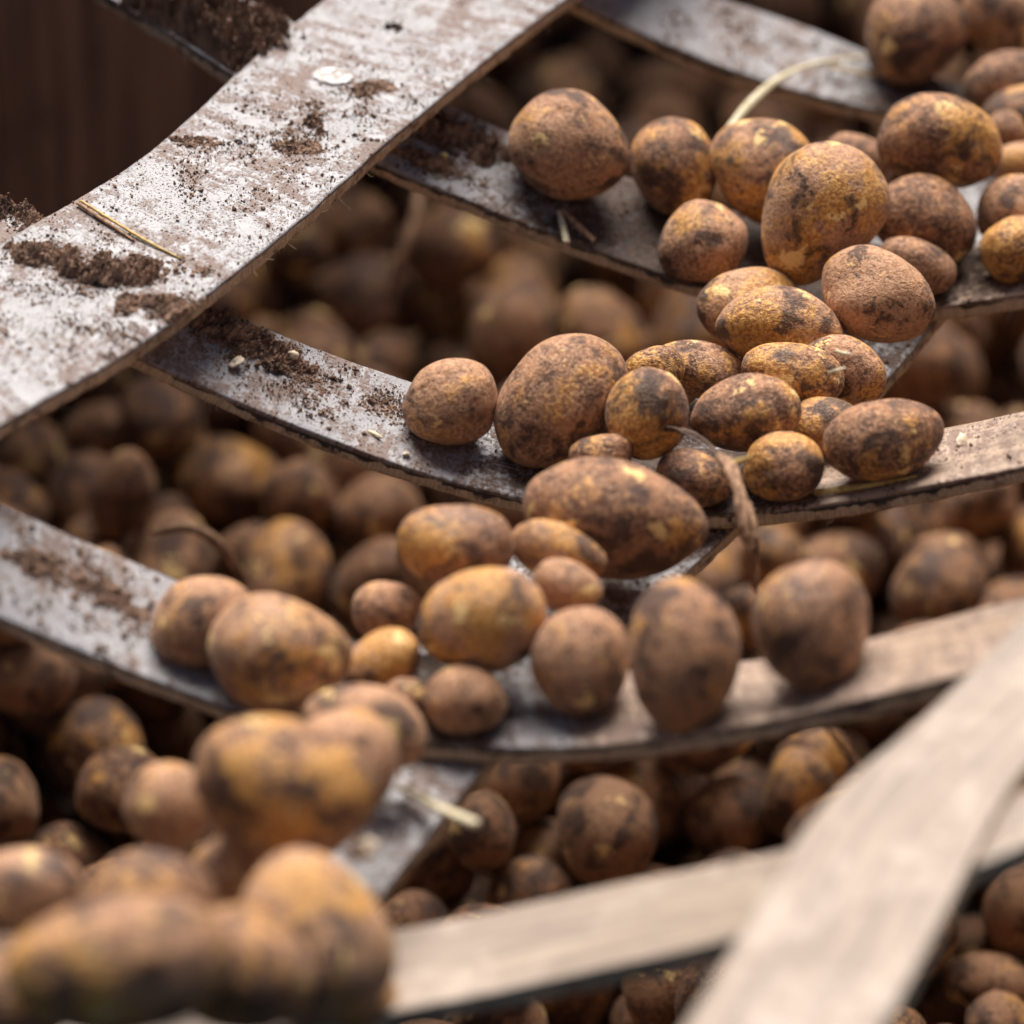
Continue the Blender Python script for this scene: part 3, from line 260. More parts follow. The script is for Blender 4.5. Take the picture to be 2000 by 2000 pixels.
HERO = [
 ('round potato with pale yellow scrapes on the topmost strip in the upper right corner', 0, [0.2416, 0.4672, 0.0375], [0.8526, 0.513, -0.0815, 0.0569], [0.0315, 0.0297, 0.0291], 1),
 ('potato cut by the upper right corner behind the scraped round one', 1, [0.3003, 0.5014, 0.0346], [0.8529, 0.5198, -0.0449, -0.0216], [0.0293, 0.0259, 0.0255], 1),
 ('potato at the right edge below the corner potato, second from the top', 1, [0.2937, 0.4299, 0.0219], [0.8411, 0.4916, -0.1547, 0.1641], [0.0267, 0.0212, 0.021], 1),
 ('potato at the right edge just behind the large top-heaped oval, third from top', 1, [0.2982, 0.3911, 0.0188], [0.8493, 0.4947, -0.1336, 0.1269], [0.0246, 0.021, 0.0207], 1),
 ('small potato half hidden behind the right end of the top-heaped oval', 1, [0.2861, 0.3626, 0.0263], [0.8592, 0.5093, -0.0442, -0.0219], [0.0131, 0.0137, 0.0134], 1),
 ('large oval potato with two pale scrapes perched on top of the right-hand heap', 0, [0.2428, 0.2949, 0.0583], [0.8499, 0.5095, 0.0282, -0.1312], [0.0354, 0.0272, 0.0269], 1),
 ('potato mostly hidden behind the heap between two big ovals at upper right', 1, [0.2006, 0.3401, 0.0197], [0.8565, 0.5081, 0.0132, -0.0905], [0.0213, 0.0163, 0.0161], 1),
 ('mottled egg-shaped potato right of the straw tip', 1, [0.1438, 0.2827, 0.0475], [0.7405, 0.4504, 0.2337, -0.4407], [0.0324, 0.0281, 0.0276], 1),
 ('upright golden potato just right of the lone oval potato at top', 2, [0.0923, 0.292, 0.0437], [0.6792, 0.4113, 0.2972, -0.5303], [0.0285, 0.0241, 0.0237], 1),
 ('large lone oval potato on the upper strip with a yellow scrape near its base', 1, [0.0326, 0.2799, 0.0632], [0.8201, 0.487, 0.1481, -0.2613], [0.0343, 0.0305, 0.03], 1),
 ('small pale golden potato at the strip edge below the upright golden one', 2, [0.106, 0.2307, 0.0305], [0.8591, 0.4943, -0.0822, 0.1044], [0.026, 0.0234, 0.023], 1),
 ('big slanted potato with a dimpled upper end, front of the right-hand heap', 1, [0.1688, 0.2135, 0.0582], [0.7824, 0.4401, -0.2451, 0.3662], [0.0418, 0.0331, 0.0327], 1),
 ('dull brown potato with a round scar under the top-heaped oval', 0, [0.2323, 0.2555, 0.0308], [0.8443, 0.5001, 0.0596, -0.1831], [0.0311, 0.0248, 0.0245], 1),
 ('potato cut by the right edge, beside the dull brown scarred one', 1, [0.2851, 0.2702, 0.0254], [0.8631, 0.5025, -0.0451, -0.0228], [0.0226, 0.0226, 0.0221], 1),
 ('small potato peeping out at the right edge below the top-heaped oval', 1, [0.2934, 0.3386, 0.0182], [0.8607, 0.5065, -0.0455, -0.0227], [0.0172, 0.0142, 0.014], 1),
 ('lowest golden potato cut by the right edge on the upper strip', 2, [0.282, 0.2329, 0.0245], [0.8413, 0.4708, -0.1727, 0.2017], [0.0206, 0.0178, 0.0175], 1),
 ('small dark potato tucked behind the smooth tan oval at the strip crossing', 1, [0.2255, 0.2201, 0.0204], [0.8416, 0.4942, 0.0726, -0.2055], [0.0228, 0.0148, 0.0148], 1),
 ('smooth tan oval potato at the strip edge right of the creased one', 0, [0.1989, 0.1532, 0.0407], [0.8516, 0.4939, 0.054, -0.1672], [0.0329, 0.0251, 0.0248], 1),
 ('dusty potato behind the creased one, only its back showing', 0, [0.1306, 0.1756, 0.0209], [0.8682, 0.4937, -0.0428, 0.0269], [0.0293, 0.0214, 0.0212], 1),
 ('dusty creased potato in the centre right above the middle heap', 0, [0.146, 0.1365, 0.0312], [0.8665, 0.4937, 0.0105, -0.0731], [0.0355, 0.0222, 0.0222], 1),
 ('dark earthy potato with a white flake beside the frayed strip edge', 0, [0.1789, 0.1034, 0.0241], [0.8334, 0.4786, 0.1065, -0.2551], [0.0242, 0.0176, 0.0175], 1),
 ('tan potato left of the dark earthy one with the white flake', 1, [0.1494, 0.0813, 0.0337], [0.8638, 0.4883, 0.0348, -0.1193], [0.0278, 0.018, 0.0179], 1),
 ('pale yellowish potato at the back of the middle heap', 2, [0.1033, 0.1243, 0.0113], [0.857, 0.4851, 0.0683, -0.1601], [0.0261, 0.0156, 0.0155], 1),
 ('very small potato wedged behind the big slanted one in the middle heap', 1, [0.0767, 0.1084, 0.021], [0.8718, 0.4896, -0.0127, -0.0066], [0.0165, 0.0132, 0.0131], 1),
 ('light tan oval potato lying in the centre of the middle heap', 1, [0.1226, 0.0386, 0.0365], [0.8702, 0.4808, -0.0714, 0.0804], [0.0296, 0.021, 0.0208], 1),
 ('round brown potato between the big slanted one and the light tan oval', 1, [0.0707, 0.0312, 0.0411], [0.7196, 0.391, -0.2885, 0.4961], [0.0244, 0.0222, 0.0219], 1),
 ('big slanted potato with a golden upper end on the middle strip', 1, [0.0254, 0.0516, 0.036], [0.7926, 0.4395, -0.2096, 0.3671], [0.0405, 0.0297, 0.0294], 1),
 ('lone round potato at the left end of the middle strip row', 1, [-0.0327, 0.0508, 0.0362], [0.8735, 0.4868, 0.0055, 0.0029], [0.0254, 0.0232, 0.0228], 1),
 ('small dark potato mostly hidden behind the smooth oval at right', 1, [0.1658, 0.0521, 0.0204], [0.8742, 0.4845, -0.0278, -0.0148], [0.0206, 0.0157, 0.0155], 1),
 ('smooth oblong potato on the right part of the middle strip', 1, [0.1939, 0.0137, 0.0356], [0.873, 0.4784, -0.0749, 0.0587], [0.032, 0.0213, 0.0212], 1),
 ('small round potato in front of the smooth oblong one at right', 0, [0.1417, 0.0078, 0.0233], [0.8763, 0.481, -0.024, -0.0129], [0.0214, 0.0184, 0.0181], 1),
 ('small potato just behind the right end of the largest potato', 1, [0.0946, 0.0054, 0.0163], [0.865, 0.4765, 0.0592, -0.1457], [0.0203, 0.0155, 0.0153], 1),
 ('small potato peeping over the left top of the largest potato', 1, [0.0467, 0.0091, 0.0275], [0.8762, 0.4819, -0.0079, -0.0043], [0.0171, 0.0128, 0.0127], 1),
 ('largest potato, broad and brown, in the centre of the picture', 0, [0.0522, -0.0551, 0.0311], [0.8738, 0.4748, 0.0408, -0.0968], [0.048, 0.0308, 0.0307], 0),
 ('shiny potato with a yellow spot left of the largest potato', 3, [-0.0282, -0.1039, 0.0467], [0.8797, 0.4734, 0.0256, -0.0357], [0.0294, 0.0215, 0.0213], 0),
 ('pale elongated potato touching the left side of the largest potato', 1, [0.0232, -0.0938, 0.0364], [0.8696, 0.4683, 0.0701, -0.14], [0.0252, 0.0149, 0.0149], 0),
 ('small greyish potato under the pale elongated one', 1, [0.0275, -0.1273, 0.0384], [0.8685, 0.4642, 0.0769, -0.1559], [0.0178, 0.0132, 0.0131], 0),
 ('big golden-brown potato below the shiny one with the yellow spot', 2, [-0.0146, -0.1612, 0.0408], [0.879, 0.4652, -0.0463, 0.0938], [0.0322, 0.0261, 0.0258], 0),
 ('small potato left of the big golden-brown one', 1, [-0.0623, -0.1172, 0.0174], [0.8795, 0.4676, -0.0299, 0.083], [0.018, 0.0154, 0.0152], 0),
 ('leftmost potato on the lower left strip beside the striped one', 1, [-0.1517, -0.1491, 0.0326], [0.874, 0.4668, -0.0343, 0.1302], [0.0278, 0.0228, 0.0225], 0),
 ('striped dark and golden potato with a shiny top at lower left', 3, [-0.1131, -0.1835, 0.0364], [0.885, 0.4631, 0.0405, -0.0272], [0.0355, 0.0297, 0.0293], 0),
 ('small slanted potato right of the striped dark and golden one', 1, [-0.0637, -0.1633, 0.0157], [0.8542, 0.4506, -0.1091, 0.2355], [0.0207, 0.0167, 0.0165], 0),
 ('small round potato in front of the big golden-brown one', 2, [-0.0227, -0.1942, 0.0171], [0.8876, 0.4605, 0.0041, 0.0023], [0.0205, 0.017, 0.0168], 0),
 ('blunt brown potato left of the upright oval on the lower strip', 0, [0.033, -0.1802, 0.0305], [0.6807, 0.3516, -0.3028, 0.5668], [0.027, 0.0243, 0.0239], 0),
 ('tall upright oval potato standing on the lower strip', 0, [0.0832, -0.2054, 0.0515], [0.6428, 0.3236, -0.3335, 0.609], [0.0375, 0.0272, 0.0269], 0),
 ('rightmost potato on the lower strip, tall with a shiny shoulder', 3, [0.1436, -0.2023, 0.0667], [0.6352, 0.3117, -0.3487, 0.6146], [0.0323, 0.0283, 0.0279], 0),
 ('brown oblong potato behind the big blurred pair at lower left', 1, [-0.07, -0.2334, 0.03], [0.8765, 0.4491, 0.0921, -0.1472], [0.0307, 0.0197, 0.0196], 0),
 ('tiny potato behind the brown oblong one and left of the small round one', 1, [-0.0514, -0.1857, 0.0114], [0.8876, 0.4606, 0.0092, 0.0052], [0.012, 0.0105, 0.0104], 0),
 ('big blurred potato with bumpy top in the lower left, left one of the pair', 0, [-0.1043, -0.3401, 0.0685], [0.8855, 0.4458, 0.0787, -0.105], [0.0434, 0.0333, 0.0329], 0),
 ('blurred potato joined to the right side of the big bumpy one', 0, [-0.0786, -0.293, 0.0498], [0.8579, 0.443, -0.1036, 0.2386], [0.0268, 0.0259, 0.0254], 0),
 ('small blurred round potato left of the big bumpy one', 1, [-0.1609, -0.2927, 0.0249], [0.892, 0.4508, 0.0297, 0.0173], [0.0222, 0.0212, 0.0208], 0),
 ('small blurred yellowish potato under the big bumpy one', 2, [-0.1296, -0.3439, 0.0259], [0.8789, 0.4426, -0.0534, 0.1695], [0.0208, 0.017, 0.0168], 0),
 ('large very blurred potato at the bottom beside the pale bottom strip', 0, [-0.09, -0.428, 0.0512], [0.7632, 0.3609, 0.2506, -0.4738], [0.041, 0.0346, 0.0341], 0),
 ('blurred brown potato behind the front pile at bottom left', 0, [-0.1637, -0.3839, 0.0394], [0.8961, 0.4424, 0.0311, 0.0185], [0.0307, 0.0237, 0.0234], 0),
 ('blurred shiny potato cut by the left edge near the bottom', 3, [-0.2204, -0.3643, 0.0291], [0.894, 0.4377, 0.0799, -0.0535], [0.0277, 0.0206, 0.0204], 0),
 ('largest very blurred foreground potato at the bottom left', 0, [-0.1682, -0.5058, 0.098], [0.8971, 0.4376, 0.0148, 0.0596], [0.0485, 0.0301, 0.0301], 0),
 ('blurred foreground potato with a yellow scrape at the bottom edge', 1, [-0.1168, -0.4767, 0.0708], [0.7721, 0.3891, -0.198, 0.4619], [0.0278, 0.0307, 0.03], 0),
 ('blurred potato in the bottom left corner', 0, [-0.221, -0.449, 0.0389], [0.8995, 0.4341, 0.0427, 0.0259], [0.0283, 0.0249, 0.0245], 0),
 ('blurred potato at the bottom edge under the large blurred one', 0, [-0.0719, -0.4098, 0.0048], [0.776, 0.3827, -0.2052, 0.4576], [0.0186, 0.0209, 0.0204], 0),
]
PILE = [(7,0.0267,0.0478,-0.2518,-0.3885,0.085,-0.512,-0.747,-0.415,-1),(3,0.0231,0.1682,-0.2736,-0.3887,0.644,0.275,-0.632,-0.333,-1),(1,0.0299,0.2690,-0.2763,-0.3762,0.427,-0.580,0.119,0.684,-1),(3,0.0307,-0.5560,-0.1616,-0.3815,0.549,0.096,-0.511,-0.655,-1),
 (5,0.0190,-0.2467,-0.1618,-0.3947,0.601,0.762,0.102,0.218,-1),(5,0.0312,-0.0266,-0.1590,-0.3831,0.660,-0.549,-0.240,0.453,-1),(0,0.0300,0.0649,-0.1619,-0.3882,0.440,-0.435,-0.069,0.783,-1),(3,0.0250,-0.5474,-0.0182,-0.3874,0.761,-0.412,0.414,0.281,-1),
 (11,0.0270,-0.3544,-0.0584,-0.3829,0.060,0.542,0.194,-0.815,-1),(4,0.0223,-0.1097,-0.0553,-0.3888,0.600,0.157,0.674,-0.400,-1),(2,0.0255,-0.0392,-0.0416,-0.3883,0.253,-0.315,-0.904,0.142,-1),(11,0.0226,0.0793,-0.0435,-0.3925,0.188,0.161,0.266,-0.932,-1),
 (7,0.0248,0.2952,-0.0575,-0.3925,0.118,0.252,0.238,0.931,-1),(5,0.0287,0.3810,-0.0426,-0.3859,0.101,-0.102,-0.621,0.770,-1),(6,0.0279,-0.0104,0.0484,-0.3861,0.860,0.262,-0.289,-0.329,0),(7,0.0250,0.0779,0.0530,-0.3832,0.471,0.486,0.729,0.110,1),
 (7,0.0251,-0.3495,0.1865,-0.3616,0.223,0.741,-0.274,-0.572,-1),(4,0.0360,-0.0564,0.1752,-0.3548,0.522,-0.177,-0.833,-0.049,2),(2,0.0306,0.4026,0.1648,-0.3659,0.491,-0.002,0.037,-0.871,-1),(9,0.0215,0.0711,0.2769,-0.3533,0.433,-0.250,-0.549,0.670,3),
 (0,0.0281,0.1809,0.2554,-0.3514,0.605,-0.080,0.753,-0.248,4),(2,0.0315,0.4829,0.2786,-0.3426,0.933,-0.164,-0.036,-0.320,-1),(10,0.0219,-0.3540,0.3809,-0.3370,0.191,-0.687,0.641,0.284,-1),(8,0.0226,-0.1355,0.3581,-0.3402,0.148,-0.018,0.960,-0.235,-1),
 (9,0.0252,-0.0452,0.3686,-0.3378,0.984,0.074,-0.062,-0.149,5),(6,0.0300,0.0678,0.3673,-0.3339,0.111,0.853,-0.509,0.037,-1),(1,0.0219,0.2822,0.3600,-0.3365,0.479,0.827,-0.287,-0.063,-1),(9,0.0345,0.0489,0.4945,-0.3227,0.841,0.146,0.079,-0.515,-1),
 (7,0.0323,0.4315,0.4390,-0.3229,0.395,-0.164,0.099,0.899,-1),(7,0.0271,-0.1411,0.5764,-0.3223,0.610,0.706,0.125,-0.337,6),(9,0.0313,-0.0299,0.5880,-0.3249,0.851,-0.349,-0.222,0.323,-1),(11,0.0260,0.0668,0.5766,-0.3314,0.854,-0.038,0.074,-0.513,-1),
 (4,0.0202,0.3768,0.5893,-0.3328,0.162,-0.665,-0.500,0.530,-1),(0,0.0241,0.2845,0.7855,-0.3297,0.606,0.306,-0.646,0.349,-1),(7,0.0232,0.4001,0.7777,-0.3344,0.119,-0.105,0.285,-0.945,-1),(1,0.0190,-0.0403,0.8984,-0.3298,0.511,-0.144,-0.847,-0.033,7),
 (1,0.0274,0.3076,0.8857,-0.3207,0.285,0.486,0.682,-0.467,-1),(9,0.0321,0.3810,0.9193,-0.3198,0.070,0.458,-0.172,-0.869,-1),(9,0.0200,0.1676,0.9879,-0.3291,0.798,-0.304,0.418,0.308,-1),(11,0.0230,0.0624,1.1053,-0.3262,0.517,-0.461,0.467,0.550,8),
 (1,0.0232,0.2891,1.1012,-0.3250,0.526,-0.340,0.532,0.569,-1),(11,0.0252,0.4848,1.0978,-0.3323,0.112,-0.840,0.531,0.021,-1),(8,0.0328,0.3415,1.2910,-0.3171,0.448,0.465,-0.764,0.007,-1),(10,0.0274,0.5037,1.3035,-0.3266,0.551,0.125,0.608,0.557,-1),
 (9,0.0241,-0.5644,-0.2586,-0.3830,0.569,-0.493,0.397,0.526,-1),(9,0.0190,-0.2523,-0.2666,-0.3975,0.845,0.086,0.163,0.502,-1),(7,0.0299,-0.1461,-0.2859,-0.3868,0.275,0.239,-0.930,-0.047,-1),(2,0.0231,0.2168,-0.2823,-0.3909,0.399,0.352,-0.467,0.706,-1),
 (2,0.0262,0.3643,-0.2591,-0.3865,0.335,-0.665,-0.203,-0.635,-1),(0,0.0199,0.4946,-0.2613,-0.3973,0.483,0.112,0.314,-0.810,-1),(10,0.0270,-0.5900,-0.1565,-0.3365,0.874,0.161,-0.334,0.315,-1),(5,0.0360,-0.1497,-0.1556,-0.3738,0.253,-0.701,-0.398,0.535,-1),
 (0,0.0201,0.4904,-0.1652,-0.3938,0.320,0.592,-0.377,0.636,-1),(7,0.0280,-0.4025,-0.0882,-0.3886,0.871,0.435,-0.229,0.003,-1),(6,0.0205,-0.1670,-0.0435,-0.3915,0.539,-0.702,-0.455,-0.100,-1),(3,0.0282,-0.0876,-0.1019,-0.3883,0.182,-0.341,-0.894,0.226,-1),
 (0,0.0225,0.2340,-0.0222,-0.3945,0.056,-0.969,-0.005,0.240,-1),(7,0.0276,-0.2658,0.0731,-0.3761,0.165,-0.636,0.499,0.565,-1),(3,0.0237,-0.1330,0.0631,-0.3872,0.526,-0.425,0.499,-0.542,-1),(5,0.0191,0.3773,0.0574,-0.3850,0.618,0.268,0.718,-0.174,-1),
 (0,0.0190,0.4950,0.0609,-0.3924,0.711,0.121,-0.610,-0.329,-1),(1,0.0289,-0.3621,0.1173,-0.3688,0.115,0.489,0.126,-0.855,-1),(1,0.0283,-0.1050,0.2043,-0.3101,0.259,0.554,-0.790,-0.046,-1),(0,0.0269,0.2467,0.1764,-0.3692,0.545,0.376,0.157,0.733,-1),
 (6,0.0268,-0.4715,0.2815,-0.3494,0.971,-0.080,0.086,-0.208,-1),(6,0.0242,0.2115,0.2122,-0.3632,0.740,0.203,-0.202,0.609,9),(7,0.0269,0.3840,0.2685,-0.3416,0.244,-0.670,-0.052,-0.700,-1),(3,0.0295,0.5538,0.2888,-0.3423,0.039,-0.134,-0.391,0.910,-1),
 (2,0.0286,-0.3652,0.3258,-0.3341,0.586,-0.186,-0.789,-0.016,-1),(5,0.0220,-0.2473,0.3617,-0.3385,0.074,0.829,0.553,-0.041,10),(9,0.0239,-0.0483,0.3772,-0.2854,0.276,-0.745,0.385,0.470,11),(1,0.0248,-0.2717,0.5859,-0.3221,0.071,-0.802,0.142,-0.576,12),
 (11,0.0263,0.0289,0.6132,-0.3247,0.227,-0.673,-0.148,0.688,-1),(1,0.0274,-0.1447,0.6974,-0.3276,0.003,0.276,-0.066,-0.959,13),(10,0.0234,0.0816,0.6874,-0.3279,0.639,0.441,-0.593,0.211,14),(1,0.0257,0.3718,0.6841,-0.3278,0.426,-0.169,-0.641,0.615,15),
 (10,0.0239,0.5066,0.6925,-0.3325,0.953,0.216,-0.149,0.151,-1),(7,0.0276,0.0058,0.8082,-0.3190,0.486,-0.588,0.387,0.518,16),(0,0.0283,0.1569,0.8105,-0.3281,0.338,0.378,0.401,-0.763,-1),(1,0.0290,0.3364,0.7724,-0.3236,0.557,-0.199,-0.565,0.575,17),
 (11,0.0206,0.1685,0.8745,-0.3339,0.057,0.626,0.690,-0.359,-1),(2,0.0212,0.1711,1.0524,-0.3325,0.064,-0.325,-0.912,-0.242,18),(1,0.0273,0.2825,0.9851,-0.3285,0.587,-0.399,0.380,-0.593,19),(8,0.0237,0.3923,0.9904,-0.3325,0.910,-0.133,-0.130,0.370,-1),
 (6,0.0360,0.4907,1.0258,-0.3106,0.025,0.553,-0.361,-0.751,-1),(11,0.0239,0.1614,1.0955,-0.3302,0.457,-0.171,-0.392,-0.780,20),(1,0.0251,0.3909,1.1082,-0.3291,0.227,-0.623,0.748,-0.021,-1),(4,0.0298,0.1813,1.2284,-0.3221,0.021,-0.789,0.423,0.446,-1),
 (7,0.0215,0.3815,1.2235,-0.3338,0.270,0.660,0.627,0.315,-1),(3,0.0322,0.4339,1.3480,-0.3245,0.103,-0.260,-0.960,0.033,-1),(2,0.0205,-0.2658,-0.2210,-0.3916,0.295,0.852,0.158,0.402,-1),(0,0.0308,-0.1324,-0.2227,-0.3831,0.548,0.360,-0.603,0.455,-1),
 (2,0.0280,0.1185,-0.2430,-0.3864,0.806,-0.064,-0.163,0.566,-1),(7,0.0247,0.3121,-0.2379,-0.3840,0.448,0.549,-0.230,0.667,-1),(10,0.0196,0.4507,-0.2884,-0.3932,0.803,-0.101,-0.556,-0.188,-1),(3,0.0323,-0.5183,-0.2235,-0.3838,0.231,-0.726,0.617,-0.195,-1),
 (2,0.0263,-0.4520,-0.1803,-0.3883,0.125,0.514,-0.849,0.022,-1),(1,0.0221,-0.3507,-0.1468,-0.3871,0.368,-0.194,-0.724,-0.550,-1),(0,0.0197,0.0208,-0.1615,-0.3958,0.353,-0.573,0.652,-0.349,-1),(8,0.0243,-0.5967,-0.0543,-0.3841,0.295,0.660,-0.247,0.646,-1),
 (1,0.0298,-0.4434,-0.1165,-0.3662,0.894,-0.387,-0.061,-0.219,-1),(2,0.0244,-0.2644,-0.0450,-0.3903,0.178,-0.775,-0.506,0.335,-1),(8,0.0246,0.0107,-0.0715,-0.3912,0.873,-0.468,0.027,0.135,-1),(7,0.0313,0.0529,-0.0766,-0.3625,0.233,0.521,0.035,0.821,-1),
 (4,0.0239,0.1449,-0.0591,-0.3871,0.649,-0.320,0.619,0.304,-1),(1,0.0264,0.0503,0.0088,-0.3887,0.399,0.324,0.693,0.505,-1),(9,0.0225,0.1578,0.0691,-0.3910,0.857,0.162,0.012,0.489,-1),(11,0.0285,-0.5662,0.1664,-0.3622,0.506,-0.081,-0.821,-0.252,-1),
 (4,0.0260,-0.2603,0.1771,-0.3682,0.276,-0.227,-0.934,0.021,21),(3,0.0297,-0.1285,0.1673,-0.3664,0.396,0.279,-0.176,-0.857,-1),(7,0.0286,0.4818,0.1525,-0.3743,0.065,-0.982,-0.127,-0.125,-1),(3,0.0305,-0.2506,0.2672,-0.3464,0.536,-0.135,-0.804,0.219,22),
 (4,0.0190,-0.1385,0.2652,-0.3563,0.500,-0.554,0.648,-0.151,-1),(1,0.0299,0.0147,0.2480,-0.3483,0.164,0.097,-0.773,-0.604,23),(6,0.0316,-0.3483,0.3291,-0.2736,0.026,0.388,0.783,0.486,-1),(1,0.0194,-0.2720,0.4193,-0.3325,0.257,0.216,-0.633,0.698,-1),
 (6,0.0302,-0.0857,0.4056,-0.3210,0.798,0.022,-0.492,-0.347,24),(6,0.0281,0.0226,0.4206,-0.3308,0.006,0.263,-0.934,0.242,-1),(8,0.0190,0.4772,0.3840,-0.3374,0.408,0.170,0.325,-0.836,-1),(3,0.0284,-0.3811,0.4800,-0.3250,0.044,0.915,0.142,-0.376,-1),
 (11,0.0230,0.3642,0.5032,-0.3334,0.213,-0.940,0.161,-0.214,-1),(3,0.0228,-0.0837,0.5576,-0.3337,0.554,0.040,-0.318,0.768,25),(11,0.0227,0.1213,0.5685,-0.3320,0.865,0.480,-0.029,0.142,-1),(0,0.0266,0.1718,0.5832,-0.3293,0.499,0.082,0.292,0.812,-1),
 (5,0.0294,0.4173,0.5639,-0.3134,0.311,-0.624,-0.222,-0.681,-1),(11,0.0274,0.4758,0.5875,-0.3276,0.170,0.316,0.369,0.857,-1),(9,0.0245,-0.1464,0.6414,-0.3298,0.505,0.472,0.215,0.690,-1),(7,0.0228,-0.0364,0.6913,-0.3339,0.881,-0.081,0.171,-0.434,26),
 (0,0.0241,0.0364,0.7288,-0.3305,0.727,-0.031,0.672,-0.137,27),(4,0.0265,0.4880,0.6391,-0.3276,0.723,0.579,-0.099,-0.363,-1),(1,0.0223,0.0763,0.7828,-0.3322,0.310,-0.634,-0.601,0.375,28),(0,0.0303,0.2530,0.7445,-0.3229,0.508,0.630,0.184,-0.558,-1),
 (1,0.0336,0.0114,0.8791,-0.3162,0.408,0.718,0.325,0.461,29),(7,0.0274,0.3163,0.8278,-0.2907,0.430,-0.098,0.895,0.064,-1),(3,0.0253,0.4814,0.8891,-0.3281,0.584,0.454,0.668,0.079,-1),(6,0.0269,0.0481,0.9859,-0.3306,0.947,-0.105,0.090,-0.288,-1),
 (7,0.0234,0.2267,0.9994,-0.3294,0.594,0.472,0.537,0.368,30),(9,0.0258,0.1318,1.1681,-0.3218,0.403,0.336,0.638,-0.564,-1),(9,0.0192,0.4788,1.2001,-0.3338,0.225,0.374,-0.083,0.896,-1),(9,0.0294,0.4609,-0.2254,-0.3886,0.488,0.045,-0.200,-0.849,-1),
 (4,0.0301,-0.2109,-0.1169,-0.3853,0.046,-0.789,0.509,-0.341,-1),(5,0.0294,-0.1447,-0.1726,-0.2933,0.699,0.264,-0.624,0.229,-1),(8,0.0317,0.1094,-0.0984,-0.3857,0.016,-0.477,-0.843,0.248,-1),(4,0.0217,0.1728,-0.1639,-0.3930,0.028,-0.447,0.853,0.268,-1),
 (4,0.0289,0.2812,-0.1403,-0.3831,0.271,-0.382,0.780,0.414,-1),(1,0.0213,-0.4603,-0.0626,-0.3885,0.643,0.505,0.551,-0.166,-1),(3,0.0290,-0.2114,-0.0375,-0.3747,0.304,0.080,-0.013,-0.949,-1),(11,0.0239,0.2494,-0.0507,-0.3633,0.156,-0.533,-0.780,0.288,-1),
 (5,0.0190,0.3556,-0.0983,-0.3883,0.274,-0.767,0.135,0.564,-1),(1,0.0309,-0.4518,0.0480,-0.3740,0.557,0.062,0.827,0.048,-1),(11,0.0230,-0.3481,0.0636,-0.3886,0.172,0.558,0.595,0.553,-1),(7,0.0318,-0.1863,0.0958,-0.3799,0.071,-0.687,0.722,-0.052,-1),
 (10,0.0301,-0.0635,0.1080,-0.3711,0.562,-0.455,-0.618,-0.310,31),(2,0.0247,0.2034,0.0145,-0.3865,0.139,0.633,-0.018,-0.762,-1),(9,0.0241,0.2804,0.0465,-0.3854,0.291,-0.799,-0.258,0.459,32),(1,0.0260,-0.5066,0.1252,-0.3769,0.330,-0.372,0.424,-0.757,-1),
 (7,0.0309,-0.4107,0.1834,-0.3562,0.117,-0.777,0.434,0.442,-1),(11,0.0272,-0.1658,0.1595,-0.3196,0.316,-0.673,0.527,0.411,-1),(1,0.0274,0.0165,0.1338,-0.3687,0.834,-0.278,0.474,-0.042,33),(6,0.0190,0.1714,0.1596,-0.3808,0.052,0.609,0.791,0.008,-1),
 (0,0.0261,0.0763,0.2287,-0.3570,0.208,-0.638,0.474,0.570,34),(11,0.0259,0.2769,0.2806,-0.3463,0.777,-0.278,0.445,-0.347,-1),(2,0.0240,-0.2627,0.4651,-0.3298,0.049,0.738,0.613,-0.278,35),(11,0.0210,0.0451,0.4121,-0.2915,0.500,-0.818,-0.284,0.021,-1),
 (7,0.0218,0.3773,0.3606,-0.3422,0.255,-0.174,0.126,-0.943,-1),(7,0.0215,-0.3510,0.4824,-0.2915,0.869,0.074,0.107,0.477,-1),(4,0.0204,-0.2238,0.4929,-0.3317,0.397,-0.335,0.736,0.434,36),(8,0.0317,0.3405,0.4492,-0.3212,0.095,0.488,0.743,-0.448,37),
 (5,0.0254,0.4873,0.4747,-0.3198,0.532,0.451,-0.426,0.576,-1),(6,0.0281,-0.1124,0.5258,-0.3190,0.811,0.296,-0.490,0.118,38),(8,0.0266,0.4034,0.6321,-0.3214,0.651,0.156,-0.737,0.088,-1),(6,0.0230,0.5511,0.6065,-0.3240,0.497,0.098,0.818,-0.272,-1),
 (3,0.0220,-0.0046,0.6495,-0.3313,0.527,0.785,0.156,-0.286,-1),(3,0.0286,0.1661,0.6940,-0.3255,0.692,-0.035,0.290,-0.660,-1),(7,0.0242,-0.0429,0.7388,-0.3240,0.556,-0.375,-0.692,-0.267,39),(1,0.0202,0.1599,0.7470,-0.3347,0.700,0.576,0.302,0.295,-1),
 (9,0.0241,0.4663,0.9111,-0.2820,0.134,-0.707,0.303,0.625,-1),(10,0.0307,0.1103,0.9902,-0.3196,0.109,0.724,0.069,-0.677,40),(6,0.0283,0.2706,0.9653,-0.2795,0.445,-0.229,-0.710,0.496,41),(4,0.0262,0.3529,1.0351,-0.3287,0.635,-0.704,-0.280,0.152,-1),
 (10,0.0266,0.5539,0.9910,-0.3246,0.434,-0.497,-0.721,-0.210,-1),(10,0.0243,0.2142,1.0779,-0.3295,0.497,0.265,-0.619,-0.547,-1),(4,0.0241,0.5564,1.0769,-0.3311,0.499,0.679,-0.535,-0.055,-1),(6,0.0254,0.1010,1.2145,-0.3210,0.107,-0.560,0.031,0.821,-1),
